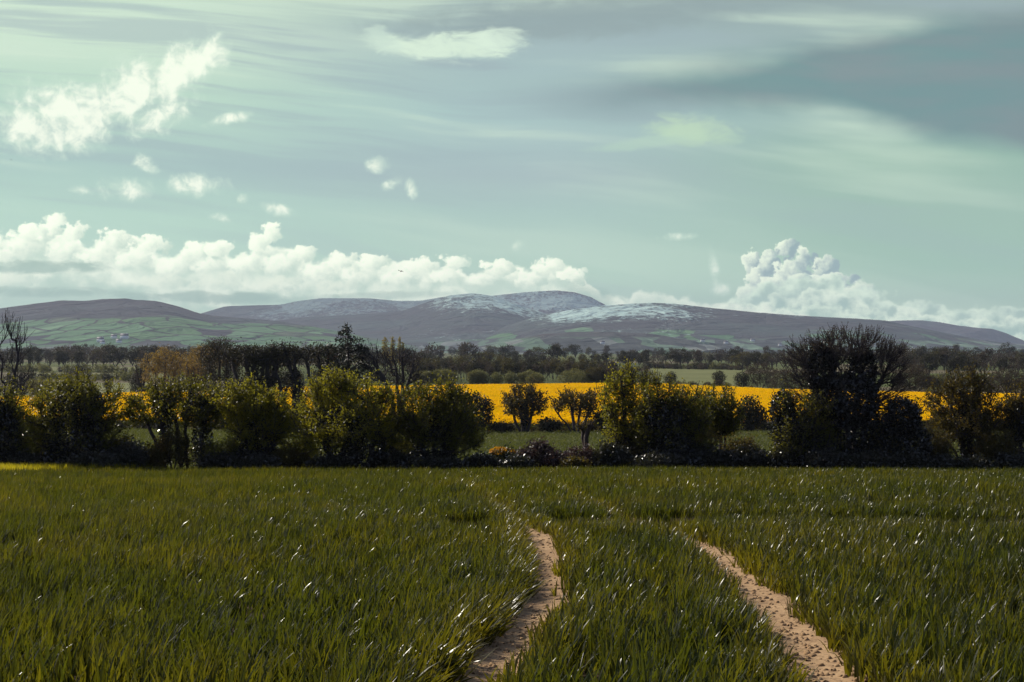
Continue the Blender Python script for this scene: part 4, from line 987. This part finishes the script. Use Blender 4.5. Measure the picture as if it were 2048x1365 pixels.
roundbush('brown bushes behind the bare budding tree', 1830, 725, 42, 122, n=7200, mat=FARBROWN, Y=330, base=790)
roundbush('dark hedge bush right of the stout ivy stump beyond the field', 1860, 752, 30, 123, n=3600, mat=FARDARK, Y=360, base=782)
roundbush('green scrub bush beyond the right part of the yellow field', 1905, 752, 30, 124, n=3600, mat=SALLOW, Y=420, base=776)
roundbush('dark low bush left of the right brown trees', 1870, 775, 22, 125, n=2160, mat=SALLOW, Y=320, base=796)
roundbush('brown leafless thicket at the right edge', 2010, 735, 46, 126, n=7200, mat=FARBROWN, Y=340, base=792)
roundbush('brown thicket left of the bare budding tree', 1570, 735, 40, 127, n=6240, mat=FARBROWN, Y=380, base=785)
roundbush('low dark bush at the foot of the golden willows', 300, 770, 20, 128, n=2160, mat=FARDARK, Y=350, base=790)
roundbush('low dark bush right of the golden willows', 475, 765, 30, 129, n=3360, mat=FARDARK, Y=350, base=790)
roundbush('dark thicket behind the wind bent trees', 570, 735, 50, 130, n=7200, mat=FARDARK, Y=400, base=775)
roundbush('dark thicket behind the conifer', 660, 735, 50, 131, n=7200, mat=FARDARK, Y=400, base=775)
roundbush('dark thicket behind the bare forked tree', 770, 738, 50, 132, n=7200, mat=FARDARK, Y=420, base=772)
roundbush('dark brown thicket right of the yellow field behind two hawthorns', 1270, 725, 40, 133, n=5760, mat=FARBROWN, Y=440, base=768)

# ------------------------------------------------------------------ far trees: a few kinds, copied
def local_tree(name, label, cat, lobes, stems, seed, mats, **kw):
    t = build_plant(name, label, cat, (0, 0, 0), stems, lobes, seed, mats, **{**dict(nattr=90, nleaf=1500, leaf=0.36, sig=0.7, r0=0.35, rmin=0.09, step=1.6, sides=3, fill=0.3), **kw})
    return t
PROTO = {}
def stemset(h, w): return [[(0, 0, -.5), (.2, 0, h * .45), (0, .2, h * .85)], [(.1, 0, h * .25), (w * .5, .3, h * .7)], [(-.1, 0, h * .2), (-w * .5, -.3, h * .7)]]
def rand_lobes(seed, h, w, n):
    r = np.random.default_rng(seed); L = [(0, 0, h * .66, w * .42, w * .42, h * .30)]
    for i in range(n):
        a = r.uniform(0, 6.28); d = w * r.uniform(.22, .46); z = h * r.uniform(.38, .86); q = w * r.uniform(.16, .32)
        L.append((d * math.cos(a), d * math.sin(a), z, q, q, q * r.uniform(.6, 1.0)))
    return L
MATS = (FARDARK, FARBROWN, FARDARK, FARDARK, FAROLIVE)
PROTO['round'] = [local_tree('broadleaf_tree', 'x', T, rand_lobes(600 + i, 12, 10.5, 7), stemset(11, 8), 200 + i, (BARK, m)) for i, m in enumerate(MATS)]
PROTO['tall'] = [local_tree('broadleaf_tree', 'x', T, rand_lobes(620 + i, 14, 6.6, 6), stemset(13, 5), 210 + i, (BARK, m), nleaf=1200) for i, m in enumerate(MATS)]
PROTO['ragged'] = [local_tree('broadleaf_tree', 'x', T, [(0, 0, 11, 2.4, 2.4, 1.8), (-3.2, 0, 8.4, 2.2, 2.2, 1.6), (3.4, 0, 8.8, 2.4, 2.2, 1.7), (.5, 0, 6.8, 2, 2, 1.3)], stemset(12, 7), 220 + i, (BARK, m), nleaf=1300) for i, m in enumerate((FARDARK, FARBROWN))]
PROTO['young'] = [local_tree('young_tree', 'x', T, [(0, 0, 6.4, 1.3, 1.3, 1.9), (.3, .2, 4.8, 1.2, 1.2, 1.6)], [[(0, 0, -.3), (.1, 0, 3), (0, .1, 6.5)], [(0, 0, 1), (.8, .2, 4.5)]], 230 + i, (BARK, m), nleaf=800, leaf=0.20, sig=0.4, r0=0.12, rmin=0.06, nattr=36) for i, m in enumerate((FARBROWN, FARDARK, FAROLIVE))]
PROTO['bare'] = [local_tree('bare_tree', 'x', T, [(0, 0, 9, 3.6, 3.4, 3.2), (-2, .5, 7, 2.5, 2.5, 2.5), (2, -.5, 7, 2.5, 2.5, 2.5)], stemset(11.5, 7), 240 + i, (BARK_PALE, FARBROWN), nleaf=260, nattr=170, rmin=0.05, leaf=0.3) for i in range(2)]
PROTO['bush'] = [local_tree('hedge_bush', 'x', BT, [(0, 0, 1.8, 2.4, 2.2, 1.9), (1.4, .3, 1.5, 1.8, 1.6, 1.4), (-1.4, 0, 1.4, 1.8, 1.6, 1.4)], [[(0, 0, -.3), (0, 0, 1.8)], [(0, 0, -.2), (1, 0, 1.5)]], 250 + i, (BARK, m), nleaf=700, leaf=0.26, sig=0.4, r0=0.1, rmin=0.06, nattr=26) for i, m in enumerate((FARDARK, FARBROWN, SALLOW))]
USED = set()
def place(kind, px, Y, h, label, group=None, rng=None, var=None):
    rng = rng or np.random.default_rng(int(px * 7 + Y))
    k = (kind, int(rng.integers(0, len(PROTO[kind]))) if var is None else var); src = PROTO[kind][k[1]]
    x = X(px, Y); nat = {'round': 12.0, 'tall': 14.2, 'ragged': 13.0, 'young': 8.0, 'bare': 12.5, 'bush': 3.8}[kind]
    s = h / nat; loc = (x, Y, gz(x, Y) - 0.1)
    if k not in USED:
        USED.add(k); src.location = loc; src.scale = (s * rng.uniform(.9, 1.15),) * 2 + (s,); src.rotation_euler = (0, 0, rng.uniform(0, 6.28)); src['label'] = label
        if group: src['group'] = group
        return src
    return copy_thing(src, loc, s, rng.uniform(0, 6.28), label, group, sx=s * rng.uniform(.9, 1.25))
def row(kinds, p0, p1, n, Y0, Y1, h0, h1, label, group, seed):
    rng = np.random.default_rng(seed)
    for i in range(n):
        px = p0 + (p1 - p0) * (i + rng.uniform(.1, .9)) / n
        k = kinds[int(rng.integers(0, len(kinds)))]
        lb = label.replace('tree', 'bush') if k == 'bush' else label
        place(k, px, rng.uniform(Y0, Y1), rng.uniform(h0, h1), lb, group, rng)
# single landmarks on the skyline
place('round', 940, 900, 15.5, 'large round crowned bare tree standing on the skyline left of two small conifers', var=1)
place('round', 921, 910, 11, 'smaller dark round tree touching the left side of the skyline round tree', var=0)
place('tall', 979, 920, 12, 'narrow dark conifer like tree right of the large round skyline tree', var=0)
place('tall', 1003, 930, 10, 'pointed dark tree second right of the large round skyline tree', var=2)
place('ragged', 1032, 930, 10.5, 'ragged dark tree left of the tallest skyline tree', var=0)
place('ragged', 1058, 920, 11, 'dark spreading tree just left of the tallest ragged skyline tree', var=1)
place('ragged', 1111, 900, 14.5, 'tallest ragged topped tree on the skyline above the copse', var=0)
place('round', 1361, 780, 12, 'dark round tree above the small green pasture', var=2)
place('round', 1262, 900, 9.5, 'broad dark tree behind the right end of the copse', var=0)
place('round', 1532, 820, 8.5, 'small golden brown tree on the skyline left of the bare budding tree', var=1)
place('bare', 372, 560, 10, 'thin bare tree just above the two golden willows')
place('bare', 480, 600, 12, 'bare crooked tree right of the tall round topped tree')
place('round', 350, 620, 11, 'bare rounded tree above the large golden willow', var=1)
for i, (px, h) in enumerate(((770, 13.0), (785, 13.2), (799, 12.8), (806, 10.5))):
    Y = 640; b = gz(X(px, Y), Y)
    lab = ('golden poplar column, leftmost of four behind the bare forked tree', 'golden poplar column, second from left behind the bare forked tree', 'golden poplar column, third from left behind the bare forked tree', 'shortest poplar column, rightmost of four behind the bare forked tree')[i]
    wd = (1.5, 1.0, 0.9, 0.6)[i]; h += 4.4
    build_plant('poplar_tree', lab, T, (X(px, Y), Y, b), [[(0, 0, -.4), (0, 0, h * .5), (0, .1, h * .95)]], [(0, 0, h * .72, wd, wd, h * .26), (0, 0, h * .45, wd * 1.1, wd, h * .28)], 270 + i, (BARK, POPLAR), nattr=60, nleaf=2200, leaf=0.2, sig=0.22, r0=0.25, rmin=0.06, step=1.2, sides=3, lift=0.4, group='poplar columns behind the bare forked tree')
# massed rows
row(['tall', 'round', 'bare'], -60, 420, 46, 800, 930, 10, 15, 'dark tree in the long belt along the left skyline', 'belt of trees along the left skyline', 300)
row(['tall', 'bare', 'ragged'], -60, 420, 26, 690, 760, 9, 12, 'slender dark tree standing at the back of the left pasture', 'trees at the back of the left pasture', 301)
row(['bush'], -60, 430, 26, 640, 680, 3, 5, 'dark tree of the low hedge across the left pasture', 'hedge across the left pasture', 302)
row(['bush'], 60, 300, 14, 480, 520, 2.5, 4, 'dark tree in the hedge between the left pastures', 'hedge between the left pastures', 303)
row(['round', 'tall', 'bare'], 420, 840, 34, 620, 800, 9, 13, 'dark tree in the belt behind the wind bent trees', 'belt of trees behind the wind bent trees', 304)
row(['young'], 815, 1235, 110, 470, 540, 6.0, 8.5, 'slender young olive brown tree in the dense copse behind the willow bushes', 'young trees of the copse', 305)
row(['round', 'tall', 'bush'], 820, 1300, 26, 700, 900, 7, 10, 'dark tree of the belt behind the young copse', 'belt of trees behind the copse', 306)
row(['round', 'tall', 'bare'], 1240, 1500, 26, 790, 940, 7, 11.5, 'dark brown tree of the belt above the small green pasture', 'belt of trees above the small pasture', 307)
row(['bush'], 1290, 1490, 22, 735, 790, 3, 5, 'dark tree in the hedge along the top of the small green pasture', 'hedge along the top of the small pasture', 308)
row(['bush'], 1330, 1470, 8, 425, 432, 1.6, 2.2, 'low tree of the clipped hedge below the small green pasture', 'clipped hedge below the small pasture', 309)
row(['round', 'bare', 'tall'], 1480, 1660, 18, 560, 760, 8, 11, 'brown tree of the wood left of the bare budding tree', 'brown wood left of the bare budding tree', 310)
row(['round', 'bare', 'tall'], 1760, 2080, 30, 720, 860, 9, 13, 'dark tree of the wood on the right skyline', 'wood on the right skyline', 311)
row(['bare', 'tall'], 1780, 2080, 26, 480, 620, 8, 11, 'thin brown tree in front of the right skyline wood', 'thin brown trees at right', 312)
row(['bush', 'young'], 1790, 2080, 24, 400, 470, 2.5, 5, 'scrubby tree beyond the right part of the yellow field', 'scrub beyond the yellow field at right', 313)
row(['round', 'tall', 'ragged', 'bush'], -80, 2120, 110, 1150, 1900, 7, 18, 'tiny tree in the farthest line before the mountains', 'farthest line of trees before the mountains', 314)
for k, v in PROTO.items():
    for i, o in enumerate(v):
        if (k, i) not in USED:
            for c in list(o.children): bpy.data.objects.remove(c)
            bpy.data.objects.remove(o)

# ------------------------------------------------------------------ white farmhouses at the foot of the hills
WHITE = new_mat('white_render'); WHITE[1].l.new(pbsdf(WHITE[1], (0.8, 0.8, 0.76, 1), 0.8), WHITE[2].inputs[0])
SLATE = new_mat('grey_slate'); SLATE[1].l.new(pbsdf(SLATE[1], (0.12, 0.11, 0.12, 1), 0.6), SLATE[2].inputs[0])
def box(x0, x1, y0, y1, z0, z1):
    V = [(x, y, z) for z in (z0, z1) for y in (y0, y1) for x in (x0, x1)]
    return V, [(0, 2, 3, 1), (4, 5, 7, 6), (0, 1, 5, 4), (2, 6, 7, 3), (0, 4, 6, 2), (1, 3, 7, 5)]
def farmhouse(px, py, wd, label):
    hit, loc, nrm, idx, ob, mt = SC.ray_cast(DG, Vector((0, 0, EYE)), Vector((px - 1024, FPX, HOR - py)).normalized())
    if not hit: return
    t = thing('farmhouse', loc, label, 'house', 'white farmhouses at the foot of the hills')
    h = wd * 0.42; V, F = box(-wd / 2, wd / 2, -wd * .28, wd * .28, -2, h); link('wall', make_mesh('wall', V, np.array(F), WHITE[0]), t)
    e = 0.4; r = wd * .3
    V = [(-wd / 2 - e, -wd * .28 - e, h - .1), (wd / 2 + e, -wd * .28 - e, h - .1), (wd / 2 + e, wd * .28 + e, h - .1), (-wd / 2 - e, wd * .28 + e, h - .1), (-wd / 2 - e, 0, h + r), (wd / 2 + e, 0, h + r)]
    o = link('roof', make_mesh('roof', V, [np.array([(0, 1, 5, 4), (2, 3, 4, 5), (0, 3, 2, 1)]), np.array([(1, 2, 5), (3, 0, 4)])], SLATE[0]), t)
    V, F = box(wd * .3, wd * .4, -.5, .5, h + r * .5, h + r + 1.2); link('chimney', make_mesh('chimney', V, np.array(F), WHITE[0]), o)
bpy.context.view_layer.update(); DG = bpy.context.evaluated_depsgraph_get()
for px, py, wd, lb in ((201, 684, 17, 'white farmhouse lowest on the left green slope above the tree belt'), (228, 677, 15, 'white farmhouse on the left slope beside a long white barn'), (249, 678, 20, 'long white farm building rightmost on the left green slope'), (205, 688, 12, 'small white house just below the lowest left farmhouse'), (238, 686, 14, 'small white house below the long farm building'),
                       (1505, 683, 14, 'small white house on the right slope nearest the brown thicket'), (1452, 688, 14, 'small white house on the right slope above the pasture'), (1405, 684, 12, 'tiny white house on the right slope left of the others'), (1560, 692, 12, 'tiny white house beside the bare budding tree on the far slope'), (1205, 688, 12, 'tiny white house below the central mountain')):
    farmhouse(px, py, wd, lb)

# ------------------------------------------------------------------ birds
CROW = new_mat('black_feather'); CROW[1].l.new(pbsdf(CROW[1], (0.012, 0.011, 0.012, 1), 0.6), CROW[2].inputs[0])
def bird_mesh():
    V, F = [], []
    prof = [(-.22, .004, .01), (-.16, .03, .012), (-.06, .042, .04), (.05, .045, .045), (.13, .03, .032), (.17, .028, .028), (.2, .012, .012), (.235, .002, .002)]
    for (y, rx, rz) in prof:
        for k in range(8): a = k * math.pi / 4; V.append((rx * math.cos(a), y, rz * math.sin(a)))
    for i in range(len(prof) - 1):
        for k in range(8): F.append((i * 8 + k, i * 8 + (k + 1) % 8, (i + 1) * 8 + (k + 1) % 8, (i + 1) * 8 + k))
    return V, F
def wing_mesh(s):
    sec = [(.03, .09, -.09, .01), (.16, .11, -.10, .07), (.30, .07, -.10, .10), (.42, .0, -.09, .07), (.47, -.05, -.07, .05)]
    V = []
    for (x, y0, y1, z) in sec: V += [(s * x, y0, z), (s * x, y1, z - .005), (s * x, y1, z + .006), (s * x, y0, z + .012)]
    F = []
    for i in range(len(sec) - 1):
        for k in range(4): F.append((i * 4 + k, i * 4 + (k + 1) % 4, i * 4 + 4 + (k + 1) % 4, i * 4 + 4 + k))
    return V, F + [(0, 1, 2, 3), (16, 19, 18, 17)]
crow = thing('bird', (0, 0, 0), 'black crow with raised wings flying in front of the white cloud bank', 'bird')
V, F = bird_mesh(); link('body', make_mesh('body', V, np.array(F), CROW[0], True), crow)
for s in (-1, 1): V, F = wing_mesh(s); link('wing', make_mesh('wing', V, np.array(F), CROW[0]), crow)
def airpos(px, py, Y): return (X(px, Y), Y, Zp(py, Y))
crow.location = airpos(801, 543, 190); crow.rotation_euler = (0.5, 0.15, 0.7)
for px, py, Y, lb in ((22, 320, 420, 'tiny bird below the large left cloud at the left edge'), (2020, 122, 560, 'tiny bird high at the right edge under the dark veil'), (1852, 153, 620, 'tiny bird in the middle of the dark veil'), (1825, 371, 620, 'tiny bird in the clear teal sky at right, uppermost of three'), (1806, 416, 600, 'tiny bird in the clear teal sky at right, lowest of three'), (1160, 390, 600, 'tiny bird in the middle of the sky')):
    copy_thing(crow, airpos(px, py, Y), 1.0, px * .37, lb)
#CROPS
# ------------------------------------------------------------------ crops: many small tufts, instanced
WHEAT = leaf_mat('wheat_leaf', (0.011, 0.016, 0.006), (0.025, 0.034, 0.010), (0.082, 0.092, 0.005), 0.46, 0.27, 0.20, var=0.9, odd=(0.50, 0.22, 0.02), odd_at=0.986, tint=((0.075, 0.07, 0.012), (0.32, 0.25, 0.010)))
MARGIN = leaf_mat('margin_grass_leaf', (0.13, 0.13, 0.010), (0.24, 0.22, 0.015), (0.62, 0.52, 0.012), 0.5, 0.4, 0.3)
PASTURE = leaf_mat('pasture_grass_leaf', (0.040, 0.055, 0.014), (0.075, 0.088, 0.020), (0.12, 0.13, 0.016), 0.4, 0.5, 0.25)
RAPE = leaf_mat('rape_flower', (0.90, 0.55, 0.002), (0.98, 0.64, 0.003), (0.85, 0.54, 0.002), 0.40, 0.9, 0.0)
RAPE_L = leaf_mat('rape_leaf', (0.05, 0.07, 0.012), (0.09, 0.11, 0.02), (0.14, 0.15, 0.012), 0.3, 0.5, 0.2)


def blades(rng, n, rad, h, wid, lean, seg=4, stiff=0.5):
    V, F = [], []
    for i in range(n):
        r = rad * math.sqrt(rng.uniform()); a = rng.uniform(0, 6.283)
        p = np.array([r * math.cos(a), r * math.sin(a), 0.0])
        az = rng.normal(0, 1.0) if rng.uniform() < lean else rng.uniform(0, 6.283)      # 0 = towards +x
        L = h * rng.uniform(0.65, 1.2); th = abs(rng.normal(0.14, 0.12)); bend = rng.uniform(0.15, 1.7) * (1 - stiff) + rng.uniform(0, .5)
        w0 = wid * rng.uniform(0.7, 1.25); tw = rng.normal(0, 0.5)
        side = np.array([-math.sin(az + tw), math.cos(az + tw), 0])
        prof = [0.75, 1.0, 0.9, 0.62, 0.05]; b = len(V)
        for k in range(seg + 1):
            ww = w0 * np.interp(k / seg, [0, .25, .5, .75, 1], prof)
            V += [p - side * ww / 2, p + side * ww / 2]
            ang = th + bend * ((k + .5) / seg) ** 1.8
            p = p + np.array([math.cos(az) * math.sin(ang), math.sin(az) * math.sin(ang), math.cos(ang)]) * L / seg
        for k in range(seg): F.append((b + 2 * k, b + 2 * k + 1, b + 2 * k + 3, b + 2 * k + 2))
    return np.array(V), np.array(F)


def proto_collection(name, meshes):
    c = bpy.data.collections.new(name)
    for i, me in enumerate(meshes):
        o = bpy.data.objects.new('%s_%02d' % (name, i), me); c.objects.link(o)
    return c


def scatter(name, P, rot, scl, pick, tint, coll, label, cat):
    me = bpy.data.meshes.new(name); n = len(P)
    me.vertices.add(n); me.vertices.foreach_set('co', np.asarray(P, np.float32).ravel())
    for nm, typ, key, arr in (('rot', 'FLOAT_VECTOR', 'vector', rot), ('scl', 'FLOAT_VECTOR', 'vector', scl), ('pick', 'INT', 'value', pick), ('tint', 'FLOAT', 'value', tint)):
        at = me.attributes.new(nm, typ, 'POINT'); at.data.foreach_set(key, np.ascontiguousarray(arr, np.int32 if typ == 'INT' else np.float32).ravel())
    o = link(name, me, kind='stuff', label=label, category=cat)
    g = bpy.data.node_groups.new(name, 'GeometryNodeTree')
    g.interface.new_socket('Geometry', in_out='INPUT', socket_type='NodeSocketGeometry'); g.interface.new_socket('Geometry', in_out='OUTPUT', socket_type='NodeSocketGeometry')
    gi, go = g.nodes.new('NodeGroupInput'), g.nodes.new('NodeGroupOutput'); ip = g.nodes.new('GeometryNodeInstanceOnPoints'); ci = g.nodes.new('GeometryNodeCollectionInfo')
    ci.inputs['Collection'].default_value = coll; ci.inputs['Separate Children'].default_value = True; ci.inputs['Reset Children'].default_value = True
    def attr(nm, dt):
        a = g.nodes.new('GeometryNodeInputNamedAttribute'); a.data_type = dt; a.inputs['Name'].default_value = nm; return a.outputs['Attribute']
    er = g.nodes.new('FunctionNodeEulerToRotation')
    L = g.links.new; L(attr('rot', 'FLOAT_VECTOR'), er.inputs[0]); L(er.outputs[0], ip.inputs['Rotation']); L(attr('scl', 'FLOAT_VECTOR'), ip.inputs['Scale']); L(attr('pick', 'INT'), ip.inputs['Instance Index'])
    ip.inputs['Pick Instance'].default_value = True
    L(gi.outputs[0], ip.inputs['Points']); L(ci.outputs[0], ip.inputs['Instance']); L(ip.outputs[0], go.inputs[0])
    md = o.modifiers.new('tufts', 'NODES'); md.node_group = g
    return o


# wheat
rng = np.random.default_rng(5)
NV = 14
near_t = [make_mesh('wheat_tuft', *blades(rng, 12, 0.10, 0.265, 0.0185, 0.5, 4, 0.66), WHEAT, True) for i in range(NV)]
far_t = [make_mesh('wheat_tuft', *blades(rng, 12, 0.17, 0.28, 0.024, 0.5, 3, 0.66), WHEAT, True) for i in range(NV)]
coll = proto_collection('wheat_tufts', near_t + far_t)
def fan_points(y0, y1, dens, margin=2.5, half=0.37):
    area = (y1 - y0) * (half * (y0 + y1) + 2 * margin); n = int(area * dens)
    y = rng.uniform(y0, y1, n * 2); wmax = half * y1 + margin; x = rng.uniform(-wmax, wmax, n * 2)
    k = np.abs(x) < half * y + margin; x, y = x[k], y[k]
    return x[:n], y[:n]
parts = []
for (y0, y1, dens, far) in ((5.5, 12, 62, 0), (12, 20, 50, 0), (20, 32, 40, 0), (32, 48, 20, 1), (48, 69.6, 13, 1)):
    x, y = fan_points(y0, y1, dens); parts.append(np.stack([x, y, np.full_like(x, far)], 1))
# thicker growth on the left bank of the left track
for tr, wo in ((LT, .24),):
    t = np.array(tr); d = np.gradient(t, axis=0); d /= np.linalg.norm(d, axis=1, keepdims=True); L = np.linalg.norm(np.diff(t, axis=0), axis=1); k = rng.choice(len(t) - 1, 2600, p=L / L.sum()); u = rng.uniform(size=2600)
    q = t[k] * (1 - u)[:, None] + t[k + 1] * u[:, None] + np.stack([-d[k, 1], d[k, 0]], 1) * (wo + rng.uniform(0, 1, 2600) ** 1.5 * .45)[:, None]
    q = q[(q[:, 1] > 5.5) & (q[:, 1] < 30)]; parts.append(np.concatenate([q, np.zeros((len(q), 1))], 1))
W = np.concatenate(parts); x, y, far = W.T
dl, sl_ = poly_dist(x, y, LT); dr, sr_ = poly_dist(x, y, RT)
edge_noise = 0.20 * (fbm(x * 1.7, y * 1.1, 3) - .48) * 2
wl = np.interp(y, [0, 9, 22, 28, 40, 60], [.25, .26, .27, .14, .05, .02]); wr = np.interp(y, [0, 9, 14, 20, 26, 40], [.34, .33, .29, .22, .08, .02])
gap = np.minimum(dl - wl, dr - wr) + edge_noise
# a hollow where wheels turned across the slope: low thin crop, full crop behind it
hol = hollow(x, y)
clump = fbm(x * 3.1, y * 2.2, 17, 3)
keep = (gap > 0) & (rng.uniform(size=len(x)) > hol * 0.35) & (rng.uniform(size=len(x)) < 0.35 + np.clip((clump - 0.30) * 4, 0, 0.65) + 0.6 * (gap < 0.3))
x, y, far, gap, hol, dl, dr, sl_, sr_, clump = (a[keep] for a in (x, y, far, gap, hol, dl, dr, sl_, sr_, clump))
n = len(x)
side_ = np.where(dl < dr, -sl_, -sr_)
hs = (0.80 + 0.50 * fbm(x * 0.35, y * 0.25, 6)) * (1 - 0.55 * hol) * np.where((side_ < 0) & (dl < dr), 1.08, np.clip(0.68 + gap * 1.3, 0.62, 1.0)) * rng.uniform(0.8, 1.2, n) * (0.78 + 0.5 * clump)
side = np.where(dl < dr, -sl_, -sr_); pull = np.exp(-np.clip(gap, 0, 9) / 0.16)
rot = np.stack([rng.normal(0, .10, n), rng.normal(0.06, .10, n), rng.normal(0, .9, n)], 1)
rot[:, 1] += np.where((dl < dr), -side, -side) * 0.0 + pull * side * np.where(side < 0, np.where(dl < dr, -0.60, -0.22), -0.15)
tint = np.clip(0.10 + pull * 0.45 + (fbm(x * 0.5, y * 0.35, 12) - .48) * 0.9 + rng.normal(0, .12, n), 0, .9)  # random tone, plus light through the thin track edges painted in as yellow
P = np.stack([x, y, ground_z(x, y) + rutZ(x, y) - 0.005], 1)
wsc = rng.uniform(.9, 1.15, n)
scatter('wheat_crop', P, rot, np.stack([wsc, wsc, hs * 1.05], 1), (rng.integers(0, NV, n) + NV * far).astype(int), tint, coll, 'young green wheat covering the whole foreground field', 'wheat')

# crumbs of soil on the tracks
def clod(seed):
    r = np.random.default_rng(seed); V = []; F = []
    for i in range(4):
        for j in range(6):
            a = j / 6 * 6.283; e = (-0.5 + i / 3) * 2.2
            V.append(np.array([math.cos(a) * math.cos(e), math.sin(a) * math.cos(e), math.sin(e) * .7]) * r.uniform(.75, 1.2))
    for i in range(3):
        for j in range(6): F.append((i * 6 + j, i * 6 + (j + 1) % 6, i * 6 + 6 + (j + 1) % 6, i * 6 + 6 + j))
    return np.array(V), np.array(F)
cc = proto_collection('soil_clods_kinds', [make_mesh('soil_clod', *clod(i), SOIL) for i in range(5)])
pts = []
for tr in (LT, RT):
    t = np.array(tr); s = rng.integers(0, len(t) - 1, 6000); u = rng.uniform(size=(6000, 1)); q = t[s] * (1 - u) + t[s + 1] * u
    pts.append(q + rng.normal(0, .17, (6000, 2)))
q = np.concatenate(pts); q = q[(q[:, 1] > 6) & (q[:, 1] < 28)]; n = len(q)
sz = 0.004 + 0.030 * rng.uniform(size=n) ** 4
scatter('soil_clods', np.stack([q[:, 0], q[:, 1], ground_z(q[:, 0], q[:, 1]) + rutZ(q[:, 0], q[:, 1]) + sz * .2], 1), rng.uniform(0, 6.28, (n, 3)), np.stack([sz] * 3, 1), rng.integers(0, 5, n), np.zeros(n), cc, 'small dry clods of soil strewn along the tyre tracks', 'soil')

# sunlit grass margin at the far left of the field
mc = proto_collection('margin_tufts', [make_mesh('margin_tuft', *blades(rng, 14, 0.16, 0.42, 0.016, 0.5, 3), MARGIN, True) for i in range(6)])
n = 5200; t = rng.uniform(size=n); yy = rng.uniform(58.5, 68.5, n); xx = X(300 - 380 * t ** 0.8, yy) 
k = yy > 60 + 8 * np.clip((xx + 26) / 8, 0, 1) + rng.normal(0, .5, n); xx, yy = xx[k], yy[k]; n = len(xx)
scatter('margin_grass', np.stack([xx, yy, ground_z(xx, yy) + .02], 1), np.stack([rng.normal(0, .1, n), rng.normal(.1, .1, n), rng.uniform(0, 6.28, n)], 1), np.stack([np.full(n, 1.1)] * 2 + [rng.uniform(.8, 1.25, n)], 1), rng.integers(0, 6, n), np.zeros(n), mc, 'bright yellow green sunlit grass along the left end of the field', 'grass')

# pasture between the hedges
pc = proto_collection('pasture_tufts', [make_mesh('pasture_tuft', *blades(rng, 16, 0.42, 0.26, 0.035, 0.5, 2), PASTURE, True) for i in range(8)])
xs, ys = [], []
for (y0, y1, dn) in ((71, 95, 4.0), (95, 130, 2.6), (130, 171, 1.8)):
    a, b = fan_points(y0, y1, dn); xs.append(a); ys.append(b)
x = np.concatenate(xs); y = np.concatenate(ys); n = len(x)
scatter('pasture_grass', np.stack([x, y, ground_z(x, y)], 1), np.stack([rng.normal(0, .1, n), rng.normal(.1, .1, n), rng.uniform(0, 6.28, n)], 1), np.stack([np.full(n, 1.2)] * 2 + [rng.uniform(.7, 1.3, n)], 1), rng.integers(0, 8, n), np.zeros(n), pc, 'short grass of the field between the two hedgerows', 'grass')

# flowering rape
def rape_tuft(seed):
    r = np.random.default_rng(seed); C = r.normal(size=(46, 3)) * np.array([.48, .48, .10]) + np.array([0, 0, 1.12])
    return cards(C, 0.13, r, 1.4, 0.8)
def rape_low(seed):
    r = np.random.default_rng(seed); C = r.uniform(-1, 1, (16, 3)) * np.array([.6, .6, .38]) + np.array([0, 0, .5])
    return cards(C, 0.24, r, 0.3, 0.6)
rc = proto_collection('rape_tufts', [make_mesh('rape_tuft', *rape_tuft(i), RAPE) for i in range(7)] + [make_mesh('rape_stalks', *rape_low(50 + i), RAPE_L) for i in range(4)])
N = 190000; y = rng.uniform(174, 420, N); x = rng.uniform(-165, 165, N); k = np.abs(x) < .385 * y + 4; x, y = x[k], y[k]
k = y < far_edge(x / ((y + 30) * FANW)) - 2; x, y = x[k], y[k]
# tramlines through the rape and patches where it flowers thinly
tram = np.abs(((x * 0.92 + y * 0.39 + 6 * np.sin(y * .012)) / 24.0) % 1.0 - 0.5) * 24
thin = (np.abs(tram - 1.0) < 0.5)
patch = np.clip((fbm(x * .018, y * .055, 40) - 0.52) * 7, 0, 0.92) * (fbm(x * .2, y * .2, 41) > .36)
k = (~thin) & (rng.uniform(size=len(x)) > patch); low = rng.uniform(size=len(x)) < 0.25
pick = np.where(low, 7 + rng.integers(0, 4, len(x)), rng.integers(0, 7, len(x))); k = k | (low & ~thin)
x, y, pick = x[k], y[k], pick[k]; n = len(x); hz = 0.92 + 0.22 * fbm(x * .09, y * .05, 44)
scatter('rape_crop', np.stack([x, y, ground_z(x, y)], 1), np.stack([rng.normal(0, .05, n), rng.normal(0, .05, n), rng.uniform(0, 6.28, n)], 1), np.stack([np.full(n, 1.15)] * 2 + [hz], 1), pick.astype(int), np.zeros(n), rc, 'bright yellow flowering rape filling the middle field', 'rape crop')

# ------------------------------------------------------------------ haze
def build_haze():
    m, t, out = new_mat('haze_air')
    pv = t.node('ShaderNodeVolumePrincipled'); pv.inputs['Color'].default_value = (0.70, 0.80, 0.98, 1); pv.inputs['Density'].default_value = 4.6e-5
    pv.inputs['Anisotropy'].default_value = 0.2
    t.l.new(pv.outputs[0], out.inputs['Volume'])
    x0, x1, y0, y1, z0, z1 = -9000, 9000, -400, 12500, -14.0, 460.0
    V = [(x, y, z) for z in (z0, z1) for y in (y0, y1) for x in (x0, x1)]
    F = [(0, 2, 3, 1), (4, 5, 7, 6), (0, 1, 5, 4), (2, 6, 7, 3), (0, 4, 6, 2), (1, 3, 7, 5)]
    link('haze', make_mesh('haze', V, np.array(F), m), kind='stuff', label='thin lavender haze over the whole valley', category='haze')
build_haze()
